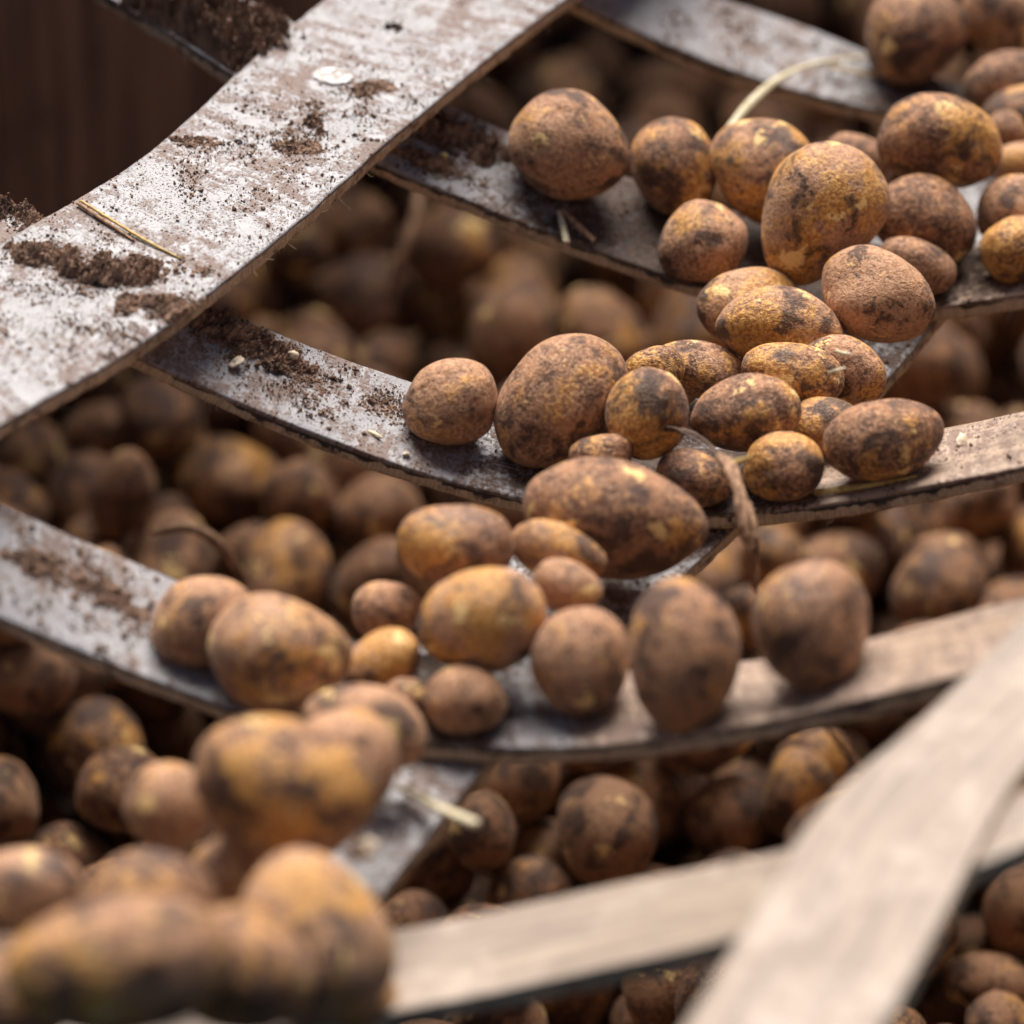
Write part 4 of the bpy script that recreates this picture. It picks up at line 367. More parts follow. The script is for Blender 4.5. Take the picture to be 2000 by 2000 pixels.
 (1,0.0264,0.3448,1.1905,-0.3265,0.085,0.985,-0.052,0.139,42),(0,0.0306,-0.5786,-0.2690,-0.3262,0.125,-0.212,-0.896,-0.370,-1),(3,0.0291,-0.1844,-0.2696,-0.3392,0.422,0.634,-0.626,-0.166,-1),(7,0.0223,0.1276,-0.1881,-0.3916,0.089,0.596,0.765,-0.228,-1),
 (3,0.0234,0.3530,-0.2086,-0.3876,0.252,-0.348,0.156,-0.890,-1),(5,0.0195,-0.4934,-0.1013,-0.3940,0.268,0.508,0.570,0.588,-1),(4,0.0240,0.0292,-0.1202,-0.3890,0.708,0.129,0.610,0.331,-1),(2,0.0228,-0.3530,0.0151,-0.3909,0.824,0.182,-0.440,0.306,-1),
 (11,0.0216,-0.2571,-0.0494,-0.3451,0.357,0.285,0.235,0.858,-1),(3,0.0285,0.1585,-0.0412,-0.3346,0.488,-0.585,-0.460,-0.456,-1),(0,0.0264,0.2438,-0.0730,-0.3222,0.847,-0.276,0.050,0.452,-1),(11,0.0225,0.4391,-0.0253,-0.3917,0.223,-0.286,-0.908,-0.209,-1),
 (6,0.0264,0.0353,0.0716,-0.3739,0.097,0.717,0.016,0.690,43),(8,0.0212,-0.5936,0.2034,-0.3663,0.516,-0.769,-0.370,0.072,-1),(3,0.0211,-0.4650,0.1704,-0.3751,0.744,-0.341,-0.466,0.336,-1),(4,0.0220,-0.3118,0.0885,-0.3833,0.628,-0.664,0.098,0.394,-1),
 (1,0.0267,-0.2330,0.1999,-0.3258,0.087,0.525,0.724,-0.440,44),(6,0.0245,-0.0184,0.1530,-0.3209,0.406,-0.540,0.210,-0.707,45),(9,0.0250,0.4847,0.1015,-0.3815,0.766,-0.588,-0.258,0.026,-1),(0,0.0214,-0.5007,0.1999,-0.3682,0.629,0.109,0.723,-0.263,-1),
 (0,0.0303,-0.2929,0.2840,-0.3017,0.401,0.113,0.179,0.891,46),(2,0.0292,0.1137,0.2460,-0.3114,0.485,0.839,-0.134,0.205,47),(10,0.0331,0.4398,0.3336,-0.3327,0.965,0.220,0.043,-0.134,-1),(5,0.0277,-0.2168,0.4326,-0.3238,0.591,0.105,0.317,-0.734,48),
 (10,0.0280,0.1876,0.3630,-0.3333,0.004,0.288,0.254,0.923,-1),(6,0.0213,0.2376,0.3379,-0.3403,0.165,-0.922,-0.058,-0.344,-1),(7,0.0190,0.4195,0.3900,-0.3386,0.837,0.479,0.190,0.186,-1),(0,0.0293,-0.2763,0.5209,-0.3264,0.654,-0.191,0.709,-0.179,49),
 (3,0.0236,0.1271,0.5125,-0.3310,0.660,0.742,-0.019,-0.121,-1),(5,0.0272,0.2766,0.4951,-0.3231,0.888,0.151,-0.348,0.260,50),(5,0.0270,0.3326,0.5091,-0.2956,0.658,-0.586,0.263,-0.393,51),(1,0.0245,0.1019,0.5947,-0.2981,0.006,-0.410,-0.519,0.750,52),
 (3,0.0288,0.2823,0.5816,-0.3257,0.775,-0.417,-0.125,0.458,53),(9,0.0258,0.3640,0.5481,-0.3127,0.557,-0.219,-0.783,-0.167,-1),(6,0.0290,0.4762,0.5302,-0.3251,0.132,0.430,0.693,0.564,-1),(6,0.0246,0.2275,0.6633,-0.3289,0.762,-0.601,0.199,-0.133,-1),
 (2,0.0260,0.2709,0.8444,-0.3285,0.777,0.036,-0.410,0.477,-1),(10,0.0334,0.2308,0.9156,-0.3209,0.054,-0.242,0.419,0.873,-1),(6,0.0265,0.4323,0.9142,-0.3282,0.723,0.369,-0.415,-0.412,-1),(5,0.0282,0.1830,0.9507,-0.2991,0.372,0.075,-0.918,-0.115,54),
 (10,0.0194,0.3333,0.9836,-0.3324,0.695,0.327,-0.625,0.138,-1),(4,0.0222,0.4114,1.0539,-0.3329,0.946,-0.092,0.117,0.286,-1),(8,0.0211,0.1795,1.1624,-0.3318,0.694,-0.550,0.444,-0.139,-1),(3,0.0192,0.5542,1.3065,-0.3358,0.408,0.587,-0.538,-0.447,-1),
 (5,0.0190,-0.5224,-0.2947,-0.3955,0.421,-0.195,0.476,-0.747,-1),(10,0.0308,-0.3532,-0.2551,-0.3841,0.260,0.187,-0.873,-0.368,-1),(0,0.0214,-0.1272,-0.2072,-0.3332,0.636,0.489,-0.596,-0.026,-1),(10,0.0250,-0.0399,-0.2880,-0.3896,0.523,0.429,-0.172,-0.716,-1),
 (9,0.0226,0.0743,-0.2124,-0.3863,0.400,0.660,0.240,-0.589,-1),(10,0.0299,0.1725,-0.2221,-0.3740,0.045,-0.582,-0.224,-0.780,-1),(5,0.0260,-0.5217,-0.1232,-0.3543,0.156,-0.352,0.472,-0.793,-1),(10,0.0261,-0.1513,-0.0852,-0.3886,0.856,0.447,0.073,-0.251,-1),
 (11,0.0270,0.2202,-0.1033,-0.3858,0.215,-0.829,0.130,-0.499,-1),(1,0.0234,-0.5413,-0.0797,-0.3859,0.192,-0.884,0.143,-0.402,-1),(10,0.0255,-0.3136,-0.0226,-0.3853,0.825,-0.038,0.563,-0.019,-1),(10,0.0218,0.0000,-0.0055,-0.3926,0.314,0.917,0.071,0.236,-1),
 (1,0.0190,0.3530,0.0131,-0.3894,0.181,-0.665,-0.296,-0.661,-1),(5,0.0237,0.4135,-0.1014,-0.3920,0.346,0.832,0.424,0.094,-1),(8,0.0190,-0.5737,0.0505,-0.3917,0.567,0.627,0.019,-0.534,-1),(0,0.0296,-0.2270,0.0990,-0.3392,0.210,-0.617,-0.426,-0.628,55),
 (5,0.0253,-0.1144,0.0169,-0.3809,0.433,0.714,0.127,-0.536,-1),(9,0.0283,-0.0530,0.0173,-0.3821,0.458,-0.286,0.496,0.679,56),(2,0.0250,0.0871,0.0274,-0.3372,0.716,0.224,0.167,-0.640,57),(6,0.0213,0.2773,0.0941,-0.3877,0.096,0.261,0.953,-0.118,58),
 (4,0.0275,-0.4322,0.1073,-0.3798,0.187,0.140,-0.193,-0.953,-1),(9,0.0250,0.0239,0.1934,-0.3682,0.589,-0.064,-0.210,-0.777,59),(3,0.0207,0.0701,0.1516,-0.3789,0.044,-0.296,0.752,-0.588,-1),(11,0.0314,0.1938,0.1658,-0.3386,0.707,-0.585,-0.094,-0.386,60),
 (2,0.0331,0.3089,0.1346,-0.3644,0.479,-0.241,0.649,0.540,61),(10,0.0335,0.3371,0.1948,-0.3579,0.267,-0.050,-0.105,0.957,-1),(3,0.0355,0.4691,0.1206,-0.3253,0.020,-0.726,0.125,-0.676,-1),(8,0.0215,-0.4515,0.3303,-0.3433,0.076,0.077,-0.944,-0.311,-1),
 (7,0.0327,0.0428,0.3662,-0.2728,0.619,-0.072,0.764,-0.168,-1),(1,0.0210,0.3099,0.3999,-0.3343,0.325,-0.371,0.341,-0.800,62),(4,0.0262,-0.0322,0.4581,-0.3291,0.563,-0.114,-0.427,-0.698,-1),(6,0.0328,0.1726,0.4744,-0.3206,0.285,0.436,-0.514,-0.682,63),
 (4,0.0251,0.5599,0.5223,-0.3294,0.902,0.079,-0.376,-0.197,-1),(11,0.0331,-0.1842,0.5396,-0.3268,0.871,-0.287,-0.051,-0.395,64),(0,0.0234,-0.0934,0.5771,-0.2920,0.939,0.266,-0.037,-0.214,-1),(4,0.0274,0.0446,0.5579,-0.2904,0.131,0.128,0.286,-0.940,-1),
 (4,0.0207,0.3360,0.6043,-0.3340,0.685,-0.523,0.046,-0.505,65),(6,0.0319,0.0013,0.6997,-0.2977,0.268,-0.761,0.428,-0.408,66),(10,0.0289,0.0773,0.7744,-0.2775,0.466,-0.438,0.523,0.564,67),(10,0.0190,0.2252,0.9592,-0.2736,0.045,-0.446,0.293,0.844,68),
 (10,0.0269,0.3026,1.0517,-0.3232,0.673,-0.412,0.381,0.482,-1),(10,0.0190,0.4015,0.9784,-0.2936,0.589,0.512,-0.076,0.620,-1),(9,0.0213,0.5248,0.9197,-0.3343,0.776,0.391,0.179,0.461,-1),(7,0.0203,0.2691,1.2102,-0.3296,0.729,0.193,0.582,0.305,-1),
 (8,0.0211,0.3848,1.3945,-0.3282,0.551,0.406,-0.412,0.602,-1),(1,0.0271,-0.4055,-0.2894,-0.3738,0.301,0.179,0.930,0.114,-1),(3,0.0251,-0.3019,-0.2894,-0.3879,0.146,-0.060,-0.654,-0.740,-1),(10,0.0237,0.3243,-0.2964,-0.3448,0.743,0.435,-0.297,0.413,-1),
 (6,0.0240,0.4165,-0.2656,-0.3811,0.167,-0.641,0.251,0.705,-1),(9,0.0278,-0.0856,-0.1578,-0.3593,0.338,-0.877,-0.338,0.054,-1),(0,0.0260,0.0727,-0.1257,-0.3488,0.292,-0.494,0.219,-0.789,-1),(11,0.0242,0.2113,-0.1897,-0.3897,0.479,0.461,0.062,0.744,-1),
 (0,0.0312,0.3770,-0.1543,-0.3853,0.721,0.202,-0.427,-0.507,-1),(6,0.0240,-0.4959,-0.0207,-0.3882,0.369,-0.120,-0.917,0.096,-1),(6,0.0276,-0.4525,-0.0134,-0.3727,0.407,0.437,-0.068,0.799,-1),(8,0.0251,-0.3249,-0.1001,-0.3873,0.481,-0.340,0.793,-0.156,-1),
 (9,0.0304,-0.2626,-0.0986,-0.3547,0.482,0.836,0.260,-0.032,-1),(1,0.0254,0.1002,-0.0547,-0.3478,0.593,0.226,0.598,0.490,-1),(7,0.0260,0.1880,-0.0350,-0.3924,0.276,0.219,0.185,0.918,-1),(2,0.0349,0.3167,-0.0144,-0.3566,0.355,0.640,-0.251,0.634,-1),
 (11,0.0279,0.4861,-0.0324,-0.3812,0.252,-0.605,-0.248,-0.714,-1),(0,0.0324,-0.1411,0.0961,-0.3367,0.560,0.222,0.750,-0.275,-1),(8,0.0218,-0.1273,0.1101,-0.3832,0.904,0.333,-0.034,-0.267,-1),(6,0.0231,0.1624,0.0343,-0.3704,0.150,-0.474,0.861,0.103,-1),
 (8,0.0243,-0.3138,0.1440,-0.3715,0.245,0.620,0.184,0.722,-1),(7,0.0202,0.0669,0.1901,-0.3473,0.467,-0.404,0.778,0.114,69),(1,0.0302,0.2311,0.1180,-0.3656,0.180,0.792,-0.432,0.392,70),(2,0.0198,0.5739,0.1908,-0.3707,0.179,-0.055,-0.298,-0.936,-1),
 (6,0.0230,0.0992,0.2941,-0.3162,0.329,-0.671,0.154,0.647,-1),(8,0.0193,0.4287,0.2686,-0.3568,0.757,-0.556,-0.074,0.335,-1),(11,0.0274,-0.2895,0.3230,-0.3355,0.874,0.176,0.311,-0.328,71),(11,0.0278,-0.1939,0.3754,-0.3317,0.563,0.627,0.253,0.476,-1),
 (5,0.0320,0.0297,0.3119,-0.3277,0.653,-0.409,-0.300,-0.563,-1),(8,0.0279,0.2720,0.4252,-0.3224,0.560,-0.202,-0.502,-0.627,72),(9,0.0262,0.4334,0.3814,-0.2927,0.225,-0.599,0.008,-0.768,-1),(3,0.0207,0.5120,0.3578,-0.3417,0.081,0.246,-0.938,-0.230,-1),
 (11,0.0261,-0.3241,0.5032,-0.3248,0.399,0.168,0.752,0.497,73),(5,0.0242,0.0884,0.4499,-0.3021,0.092,-0.925,-0.299,0.216,-1),(11,0.0302,0.2005,0.4197,-0.3230,0.335,0.016,0.803,-0.492,74),(8,0.0225,0.2968,0.4558,-0.2899,0.273,0.784,-0.473,0.295,75),
 (9,0.0235,0.4974,0.4236,-0.3320,0.540,-0.780,0.151,-0.278,-1),(5,0.0208,0.2356,0.5797,-0.3259,0.698,0.013,-0.680,0.225,-1),(1,0.0259,0.5296,0.6288,-0.2900,0.934,-0.040,-0.061,0.350,-1),(0,0.0245,0.0831,0.6324,-0.3309,0.346,-0.384,-0.271,-0.812,-1),
 (6,0.0190,0.2238,0.6184,-0.3327,0.421,-0.352,-0.836,0.002,-1),(2,0.0228,0.2464,0.8057,-0.3117,0.606,0.105,0.774,-0.146,-1),(3,0.0223,0.4910,0.7894,-0.3310,0.580,-0.766,0.273,0.039,-1),(1,0.0196,0.1555,0.9310,-0.3306,0.347,-0.420,-0.040,-0.837,-1),
 (0,0.0221,0.0531,1.0595,-0.3348,0.970,-0.067,0.179,0.153,76),(8,0.0338,0.1970,1.1196,-0.2930,0.369,0.564,0.520,-0.526,77),(0,0.0334,0.4436,1.1082,-0.2993,0.158,0.443,0.861,-0.195,-1),(4,0.0280,0.4921,1.2425,-0.3235,0.273,0.518,0.700,-0.409,-1),
 (0,0.0302,0.2826,1.3161,-0.3238,0.625,-0.343,-0.484,-0.507,-1),(4,0.0234,0.3681,1.3499,-0.3281,0.206,-0.800,0.009,0.563,-1),(11,0.0205,0.4814,1.3730,-0.3367,0.539,0.071,-0.280,0.791,-1),(1,0.0296,-0.3611,-0.1963,-0.3704,0.096,-0.095,0.699,-0.702,-1),
 (2,0.0255,-0.2089,-0.2676,-0.3874,0.565,-0.364,-0.407,0.619,-1),(5,0.0278,0.0828,-0.2873,-0.3680,0.136,-0.642,0.565,0.500,-1),(4,0.0217,0.2642,-0.1981,-0.3939,0.758,0.582,-0.194,0.222,-1),(3,0.0222,0.3248,-0.2943,-0.3919,0.358,-0.531,0.753,-0.151,-1),
 (11,0.0277,0.4910,-0.2344,-0.3471,0.132,-0.794,-0.474,0.357,-1),(1,0.0235,-0.4741,-0.1620,-0.3412,0.690,-0.196,0.231,-0.658,-1),(9,0.0278,-0.4989,-0.1559,-0.3887,0.938,-0.178,-0.254,0.156,-1),(4,0.0248,-0.2027,-0.1549,-0.3419,0.302,-0.706,-0.636,0.072,-1),
 (9,0.0257,0.1680,-0.1181,-0.3826,0.604,0.394,-0.689,0.073,-1),(1,0.0306,-0.5820,-0.1064,-0.3625,0.678,-0.645,-0.269,-0.230,-1),(9,0.0263,-0.3991,-0.0219,-0.3908,0.100,-0.908,-0.396,0.091,-1),(3,0.0318,0.1138,0.0003,-0.3798,0.666,0.263,-0.539,-0.444,-1),
 (10,0.0259,0.3793,-0.0019,-0.3504,0.075,0.361,0.910,-0.189,-1),(11,0.0208,0.4233,-0.0749,-0.3579,0.246,-0.042,-0.253,0.935,-1),(11,0.0360,0.5186,-0.0843,-0.3616,0.493,0.389,0.210,-0.750,-1),(0,0.0190,-0.5838,0.0915,-0.3885,0.077,0.722,-0.037,-0.686,-1),
 (9,0.0306,-0.3629,0.0370,-0.3435,0.689,-0.333,-0.449,-0.462,-1),(9,0.0255,0.1161,-0.0062,-0.3166,0.669,-0.530,-0.501,-0.141,78),(2,0.0219,0.4445,0.0674,-0.3898,0.096,0.322,0.771,-0.542,-1),(9,0.0303,0.3578,0.1641,-0.3144,0.232,-0.288,-0.842,-0.393,-1),
 (10,0.0211,0.3776,0.1043,-0.3845,0.296,0.421,-0.076,0.854,-1),(2,0.0238,0.1289,0.2165,-0.3601,0.220,0.689,-0.315,0.614,79),(2,0.0283,0.3329,0.2567,-0.3486,0.147,-0.846,0.389,-0.334,-1),(11,0.0282,0.1699,0.3094,-0.3333,0.094,0.513,-0.200,-0.829,80),
 (10,0.0257,-0.3152,0.5603,-0.3253,0.618,-0.291,-0.602,-0.414,81),(10,0.0235,-0.1658,0.4595,-0.3315,0.283,-0.228,-0.308,-0.879,82),(0,0.0258,0.1625,0.3906,-0.2907,0.530,0.138,-0.831,0.098,83),(6,0.0218,-0.2216,0.5937,-0.3349,0.119,0.504,-0.840,0.161,84),
 (2,0.0268,-0.0975,0.6301,-0.3277,0.845,-0.028,-0.075,0.528,85),(5,0.0285,-0.0015,0.6135,-0.2665,0.704,-0.003,0.710,0.000,86),(9,0.0283,0.0597,0.6557,-0.2856,0.829,0.350,0.359,-0.249,87),(3,0.0220,0.1296,0.6275,-0.3308,0.484,0.470,-0.725,-0.138,-1),
 (10,0.0316,0.3702,0.6010,-0.2815,0.381,0.135,0.341,0.848,-1),(2,0.0190,-0.1343,0.7989,-0.3332,0.747,0.324,-0.579,0.043,88),(2,0.0211,0.0812,0.8461,-0.3314,0.478,-0.533,0.636,0.289,-1),(9,0.0190,0.2023,0.7297,-0.3316,0.357,0.589,0.638,-0.343,-1),
 (6,0.0256,0.4448,0.8185,-0.3263,0.248,0.625,-0.698,0.247,-1),(4,0.0261,0.5400,0.8767,-0.3300,0.301,-0.070,0.164,-0.937,-1),(2,0.0360,0.3579,1.1998,-0.2624,0.216,0.815,0.185,0.504,-1),(1,0.0281,0.4497,1.2787,-0.3180,0.045,0.851,-0.132,0.506,-1),
 (8,0.0300,0.3973,1.2994,-0.2913,0.019,0.441,-0.541,0.716,-1),(8,0.0295,-0.2187,-0.1990,-0.3778,0.646,-0.208,-0.683,-0.269,-1),(8,0.0235,-0.0884,-0.2758,-0.3894,0.821,0.299,-0.382,-0.301,-1),(6,0.0251,-0.0707,-0.2284,-0.3886,0.209,-0.163,-0.529,-0.806,-1),
 (10,0.0263,0.0324,-0.2471,-0.3332,0.740,0.230,-0.585,0.240,-1),(10,0.0204,0.1289,-0.2956,-0.3776,0.491,0.096,-0.148,-0.853,-1),(9,0.0247,-0.2804,-0.1314,-0.3901,0.766,0.103,-0.407,-0.487,-1),(11,0.0300,-0.1738,-0.0848,-0.3368,0.695,-0.537,-0.262,-0.401,-1),
 (11,0.0276,0.2077,-0.1426,-0.3493,0.120,0.683,0.594,0.408,-1),(6,0.0303,0.5307,-0.1917,-0.3852,0.401,0.891,0.199,-0.073,-1),(7,0.0190,-0.5997,-0.0064,-0.3925,0.463,0.424,0.772,0.102,-1),(7,0.0259,-0.3074,-0.0674,-0.3464,0.502,-0.349,-0.140,0.779,-1),
 (8,0.0236,-0.0394,-0.0935,-0.3791,0.031,-0.384,-0.904,-0.186,-1),(7,0.0244,0.5467,-0.1387,-0.3842,0.674,0.137,-0.725,-0.048,-1),(0,0.0298,-0.5286,0.0671,-0.3847,0.300,-0.862,0.403,0.068,-1),(8,0.0262,-0.4540,0.0696,-0.3064,0.557,0.081,-0.780,0.272,-1),
 (11,0.0263,0.4195,0.0197,-0.3860,0.256,0.854,0.349,-0.289,-1),(8,0.0239,0.0044,0.2051,-0.3205,0.798,0.146,-0.320,0.488,89),(1,0.0282,0.5431,0.2303,-0.3522,0.196,0.126,-0.905,-0.356,-1),(5,0.0280,-0.3410,0.2606,-0.3442,0.819,-0.446,-0.361,-0.001,90),
 (11,0.0221,0.1710,0.2129,-0.3388,0.388,-0.755,-0.495,-0.184,91),(11,0.0285,0.4402,0.2205,-0.3558,0.150,-0.628,-0.698,-0.310,-1),(9,0.0308,-0.1428,0.4137,-0.3212,0.547,0.600,0.136,0.567,92),(9,0.0242,-0.0061,0.3475,-0.3042,0.536,0.313,0.784,0.013,-1),
 (1,0.0290,0.5789,0.3480,-0.3320,0.173,0.916,0.264,-0.246,-1),(2,0.0280,-0.0834,0.4707,-0.3094,0.729,0.314,0.604,-0.073,93),(8,0.0285,0.1554,0.5398,-0.2962,0.337,0.759,-0.350,-0.433,-1),(5,0.0289,0.3954,0.4715,-0.2839,0.762,0.111,-0.619,-0.156,-1),
 (1,0.0281,-0.0426,0.7371,-0.2652,0.262,-0.334,-0.411,0.807,94),(7,0.0294,0.1135,0.7415,-0.3170,0.712,0.282,-0.594,0.246,95),(1,0.0224,0.3025,0.7270,-0.3252,0.640,0.294,-0.702,0.108,96),(11,0.0287,0.5028,0.7175,-0.2781,0.670,0.387,0.475,-0.419,-1),
 (9,0.0212,-0.1781,0.8362,-0.3288,0.817,0.180,0.533,-0.128,-1),(7,0.0258,0.0037,0.7618,-0.3221,0.610,0.445,-0.438,0.488,97),(3,0.0244,0.0736,0.9032,-0.3321,0.903,-0.181,-0.078,-0.381,-1),(6,0.0257,0.1370,0.8925,-0.3003,0.497,0.217,0.131,0.830,98),
 (3,0.0342,0.2083,0.8497,-0.3064,0.843,-0.196,0.276,0.417,-1),(4,0.0244,0.3487,0.8260,-0.3270,0.605,0.075,0.791,0.051,-1),(5,0.0255,0.3026,1.0120,-0.2818,0.069,0.449,0.836,0.308,99),(4,0.0275,0.4597,1.1657,-0.2989,0.113,0.682,0.621,-0.368,-1),
 (10,0.0282,0.2698,1.2664,-0.2878,0.652,0.457,0.577,-0.183,-1),(2,0.0312,-0.4570,-0.2508,-0.3822,0.746,0.146,0.241,-0.603,-1),(2,0.0278,-0.1797,-0.2128,-0.3285,0.539,-0.544,-0.544,-0.343,-1),(9,0.0297,0.0141,-0.2036,-0.3762,0.537,-0.413,-0.584,-0.447,-1),
 (7,0.0339,0.3006,-0.2351,-0.3186,0.366,-0.436,0.784,-0.247,-1),(1,0.0253,0.4118,-0.2010,-0.3816,0.678,0.322,0.616,-0.239,-1),(4,0.0272,0.3790,-0.1126,-0.3465,0.703,0.651,-0.226,0.178,-1),(10,0.0296,0.4654,-0.1242,-0.3832,0.282,0.824,-0.399,0.288,-1),
 (11,0.0296,-0.2778,0.0019,-0.3551,0.336,0.257,-0.855,0.299,-1),(4,0.0289,-0.0838,-0.0221,-0.3588,0.690,-0.368,-0.531,-0.326,-1),(8,0.0300,-0.5832,0.0283,-0.3477,0.911,-0.328,-0.021,0.251,-1),(5,0.0238,-0.3066,0.0332,-0.3858,0.356,0.504,-0.199,-0.762,-1),
 (10,0.0265,-0.0135,0.0550,-0.3333,0.566,0.760,-0.232,-0.220,100),(7,0.0190,0.1220,0.0884,-0.3845,0.487,0.406,-0.456,0.625,-1),(0,0.0191,0.3244,0.0782,-0.3898,0.576,-0.664,0.100,-0.466,-1),(10,0.0317,0.4167,0.0595,-0.3426,0.681,-0.411,-0.575,-0.191,-1),
 (5,0.0286,-0.3075,0.2022,-0.3382,0.341,-0.621,0.366,-0.603,101),(8,0.0266,-0.1819,0.1171,-0.3043,0.192,0.917,-0.209,0.282,102),(7,0.0306,0.0525,0.1589,-0.3229,0.345,-0.721,0.541,-0.261,103),(11,0.0296,0.4299,0.1156,-0.3730,0.295,-0.166,-0.844,-0.415,-1),
 (8,0.0221,0.5963,0.2211,-0.3410,0.078,0.594,0.784,-0.161,-1),(7,0.0296,-0.4319,0.2354,-0.3478,0.390,0.724,-0.113,0.558,-1),(1,0.0273,0.3527,0.2607,-0.2913,0.725,-0.661,-0.192,-0.008,-1),(10,0.0217,0.4896,0.2193,-0.3625,0.256,-0.475,0.330,-0.775,-1),
 (9,0.0261,-0.2581,0.3573,-0.2935,0.227,0.493,-0.317,-0.778,104),(0,0.0216,-0.1220,0.3166,-0.3472,0.278,-0.231,-0.255,-0.897,-1),(8,0.0303,0.0113,0.4505,-0.2875,0.809,-0.565,0.065,0.149,105),(9,0.0197,0.1499,0.3423,-0.2996,0.186,0.519,-0.295,0.781,106),
 (8,0.0320,0.1244,0.4079,-0.3225,0.217,-0.676,-0.702,-0.058,107),(3,0.0251,0.2340,0.5312,-0.3276,0.327,-0.543,-0.239,-0.735,-1),(0,0.0279,0.4490,0.4654,-0.2782,0.512,0.222,-0.819,-0.134,-1),(10,0.0267,0.5486,0.4657,-0.3275,0.256,-0.500,0.560,-0.608,-1),
 (5,0.0263,-0.0247,0.5231,-0.3239,0.274,-0.496,-0.808,-0.161,108),(1,0.0274,0.4797,0.5931,-0.2652,0.551,-0.028,-0.781,0.293,-1),(2,0.0269,-0.1280,0.6125,-0.2851,0.027,-0.966,-0.210,-0.146,109),(0,0.0206,0.0296,0.6756,-0.3332,0.316,0.615,0.315,-0.650,-1),
 (8,0.0287,0.1220,0.6758,-0.2930,0.259,0.453,-0.253,-0.815,110),(6,0.0280,0.2849,0.6371,-0.3164,0.526,-0.509,-0.607,-0.310,111),(7,0.0244,0.4906,0.6613,-0.2820,0.350,-0.058,-0.895,-0.270,-1),(5,0.0274,0.0772,0.8828,-0.2828,0.127,0.244,0.234,-0.933,112),
 (1,0.0239,0.2789,0.9098,-0.2753,0.528,0.546,-0.247,0.602,113),(7,0.0237,0.4348,0.9679,-0.3241,0.544,-0.528,0.513,0.402,-1),(4,0.0310,0.1132,1.0530,-0.3217,0.821,-0.355,0.126,0.429,114),(3,0.0259,0.2745,1.0117,-0.2389,0.520,-0.539,-0.658,-0.081,115),
 (4,0.0284,0.4916,0.9560,-0.3241,0.386,0.767,0.482,-0.172,-1),(5,0.0225,0.5237,1.1239,-0.3226,0.426,-0.610,0.357,0.565,-1),(9,0.0238,0.1866,1.1845,-0.2919,0.713,0.077,0.008,-0.696,-1),(8,0.0219,0.3273,1.3870,-0.3293,0.278,0.714,0.447,-0.462,-1),
 (8,0.0300,0.5322,1.2855,-0.2738,0.171,-0.032,0.088,0.981,-1),(9,0.0235,-0.4626,-0.2938,-0.3498,0.411,0.592,0.082,0.689,-1),(0,0.0293,-0.3632,-0.2375,-0.3294,0.105,0.628,0.630,-0.445,-1),(4,0.0270,0.0932,-0.2265,-0.3398,0.126,0.932,0.339,-0.032,-1),
 (6,0.0190,0.2318,-0.2388,-0.3975,0.793,0.148,0.037,-0.590,-1),(5,0.0324,0.3909,-0.2891,-0.3309,0.671,0.483,-0.445,0.344,-1),(5,0.0267,-0.4007,-0.1575,-0.3767,0.291,0.677,-0.316,0.598,-1),(6,0.0227,-0.3040,-0.1736,-0.3906,0.370,0.862,-0.285,0.195,-1),
 (9,0.0228,-0.5758,-0.0280,-0.3482,0.229,-0.658,0.395,-0.598,-1),(11,0.0253,0.2096,-0.0216,-0.3508,0.631,-0.580,-0.484,0.175,116),(8,0.0286,0.3545,-0.0184,-0.3033,0.276,-0.795,0.397,0.366,-1),(0,0.0190,0.5615,-0.0949,-0.3946,0.477,0.011,0.544,0.690,-1),
 (5,0.0190,-0.2409,0.0232,-0.3874,0.173,-0.572,0.310,0.739,-1),(5,0.0215,-0.1678,0.0015,-0.3869,0.392,0.187,0.875,-0.216,-1),(8,0.0256,0.0741,0.1045,-0.3617,0.234,0.716,-0.651,0.092,-1),(8,0.0330,0.4120,0.0806,-0.2768,0.617,-0.772,0.116,-0.097,-1),
 (4,0.0216,-0.4458,0.1477,-0.3468,0.096,-0.438,-0.893,0.039,-1),(9,0.0213,-0.3717,0.2031,-0.3181,0.159,-0.234,0.949,-0.141,-1),(6,0.0260,0.0578,0.2420,-0.3076,0.882,0.017,-0.284,0.375,117),(9,0.0275,0.3950,0.2177,-0.3232,0.010,0.369,0.140,-0.919,-1),
 (6,0.0265,-0.3016,0.2897,-0.2414,0.416,0.312,0.519,-0.679,118),(4,0.0267,0.2583,0.2274,-0.3399,0.415,0.232,-0.864,-0.168,-1),(2,0.0249,-0.0973,0.2775,-0.3449,0.407,0.665,0.143,0.610,-1),(10,0.0239,-0.1352,0.4847,-0.3056,0.639,0.459,0.430,-0.442,119),
 (9,0.0300,0.0089,0.5160,-0.2723,0.299,-0.597,0.393,0.632,-1),(0,0.0244,0.2260,0.4651,-0.3300,0.684,0.056,0.695,-0.215,120),(2,0.0320,0.2154,0.4732,-0.2711,0.768,0.178,0.579,-0.208,121),(6,0.0256,0.5126,0.4450,-0.2840,0.416,-0.323,0.008,-0.850,-1),
 (2,0.0213,0.5664,0.4193,-0.3318,0.016,-0.709,-0.042,0.704,-1),(6,0.0290,0.1992,0.6006,-0.2832,0.741,0.137,0.622,-0.213,-1),(10,0.0241,-0.1956,0.6405,-0.3304,0.324,-0.195,0.926,0.001,122),(6,0.0254,-0.0863,0.6888,-0.3298,0.096,-0.457,0.731,-0.498,123),
 (0,0.0308,0.1808,0.6384,-0.3227,0.589,-0.602,-0.535,0.061,-1),(7,0.0311,0.4284,0.6987,-0.3199,0.359,-0.321,-0.442,-0.757,-1),(10,0.0267,0.4397,0.6761,-0.2618,0.098,-0.433,0.712,0.545,-1),(4,0.0346,-0.1001,0.7473,-0.3192,0.635,-0.536,-0.556,0.019,124),
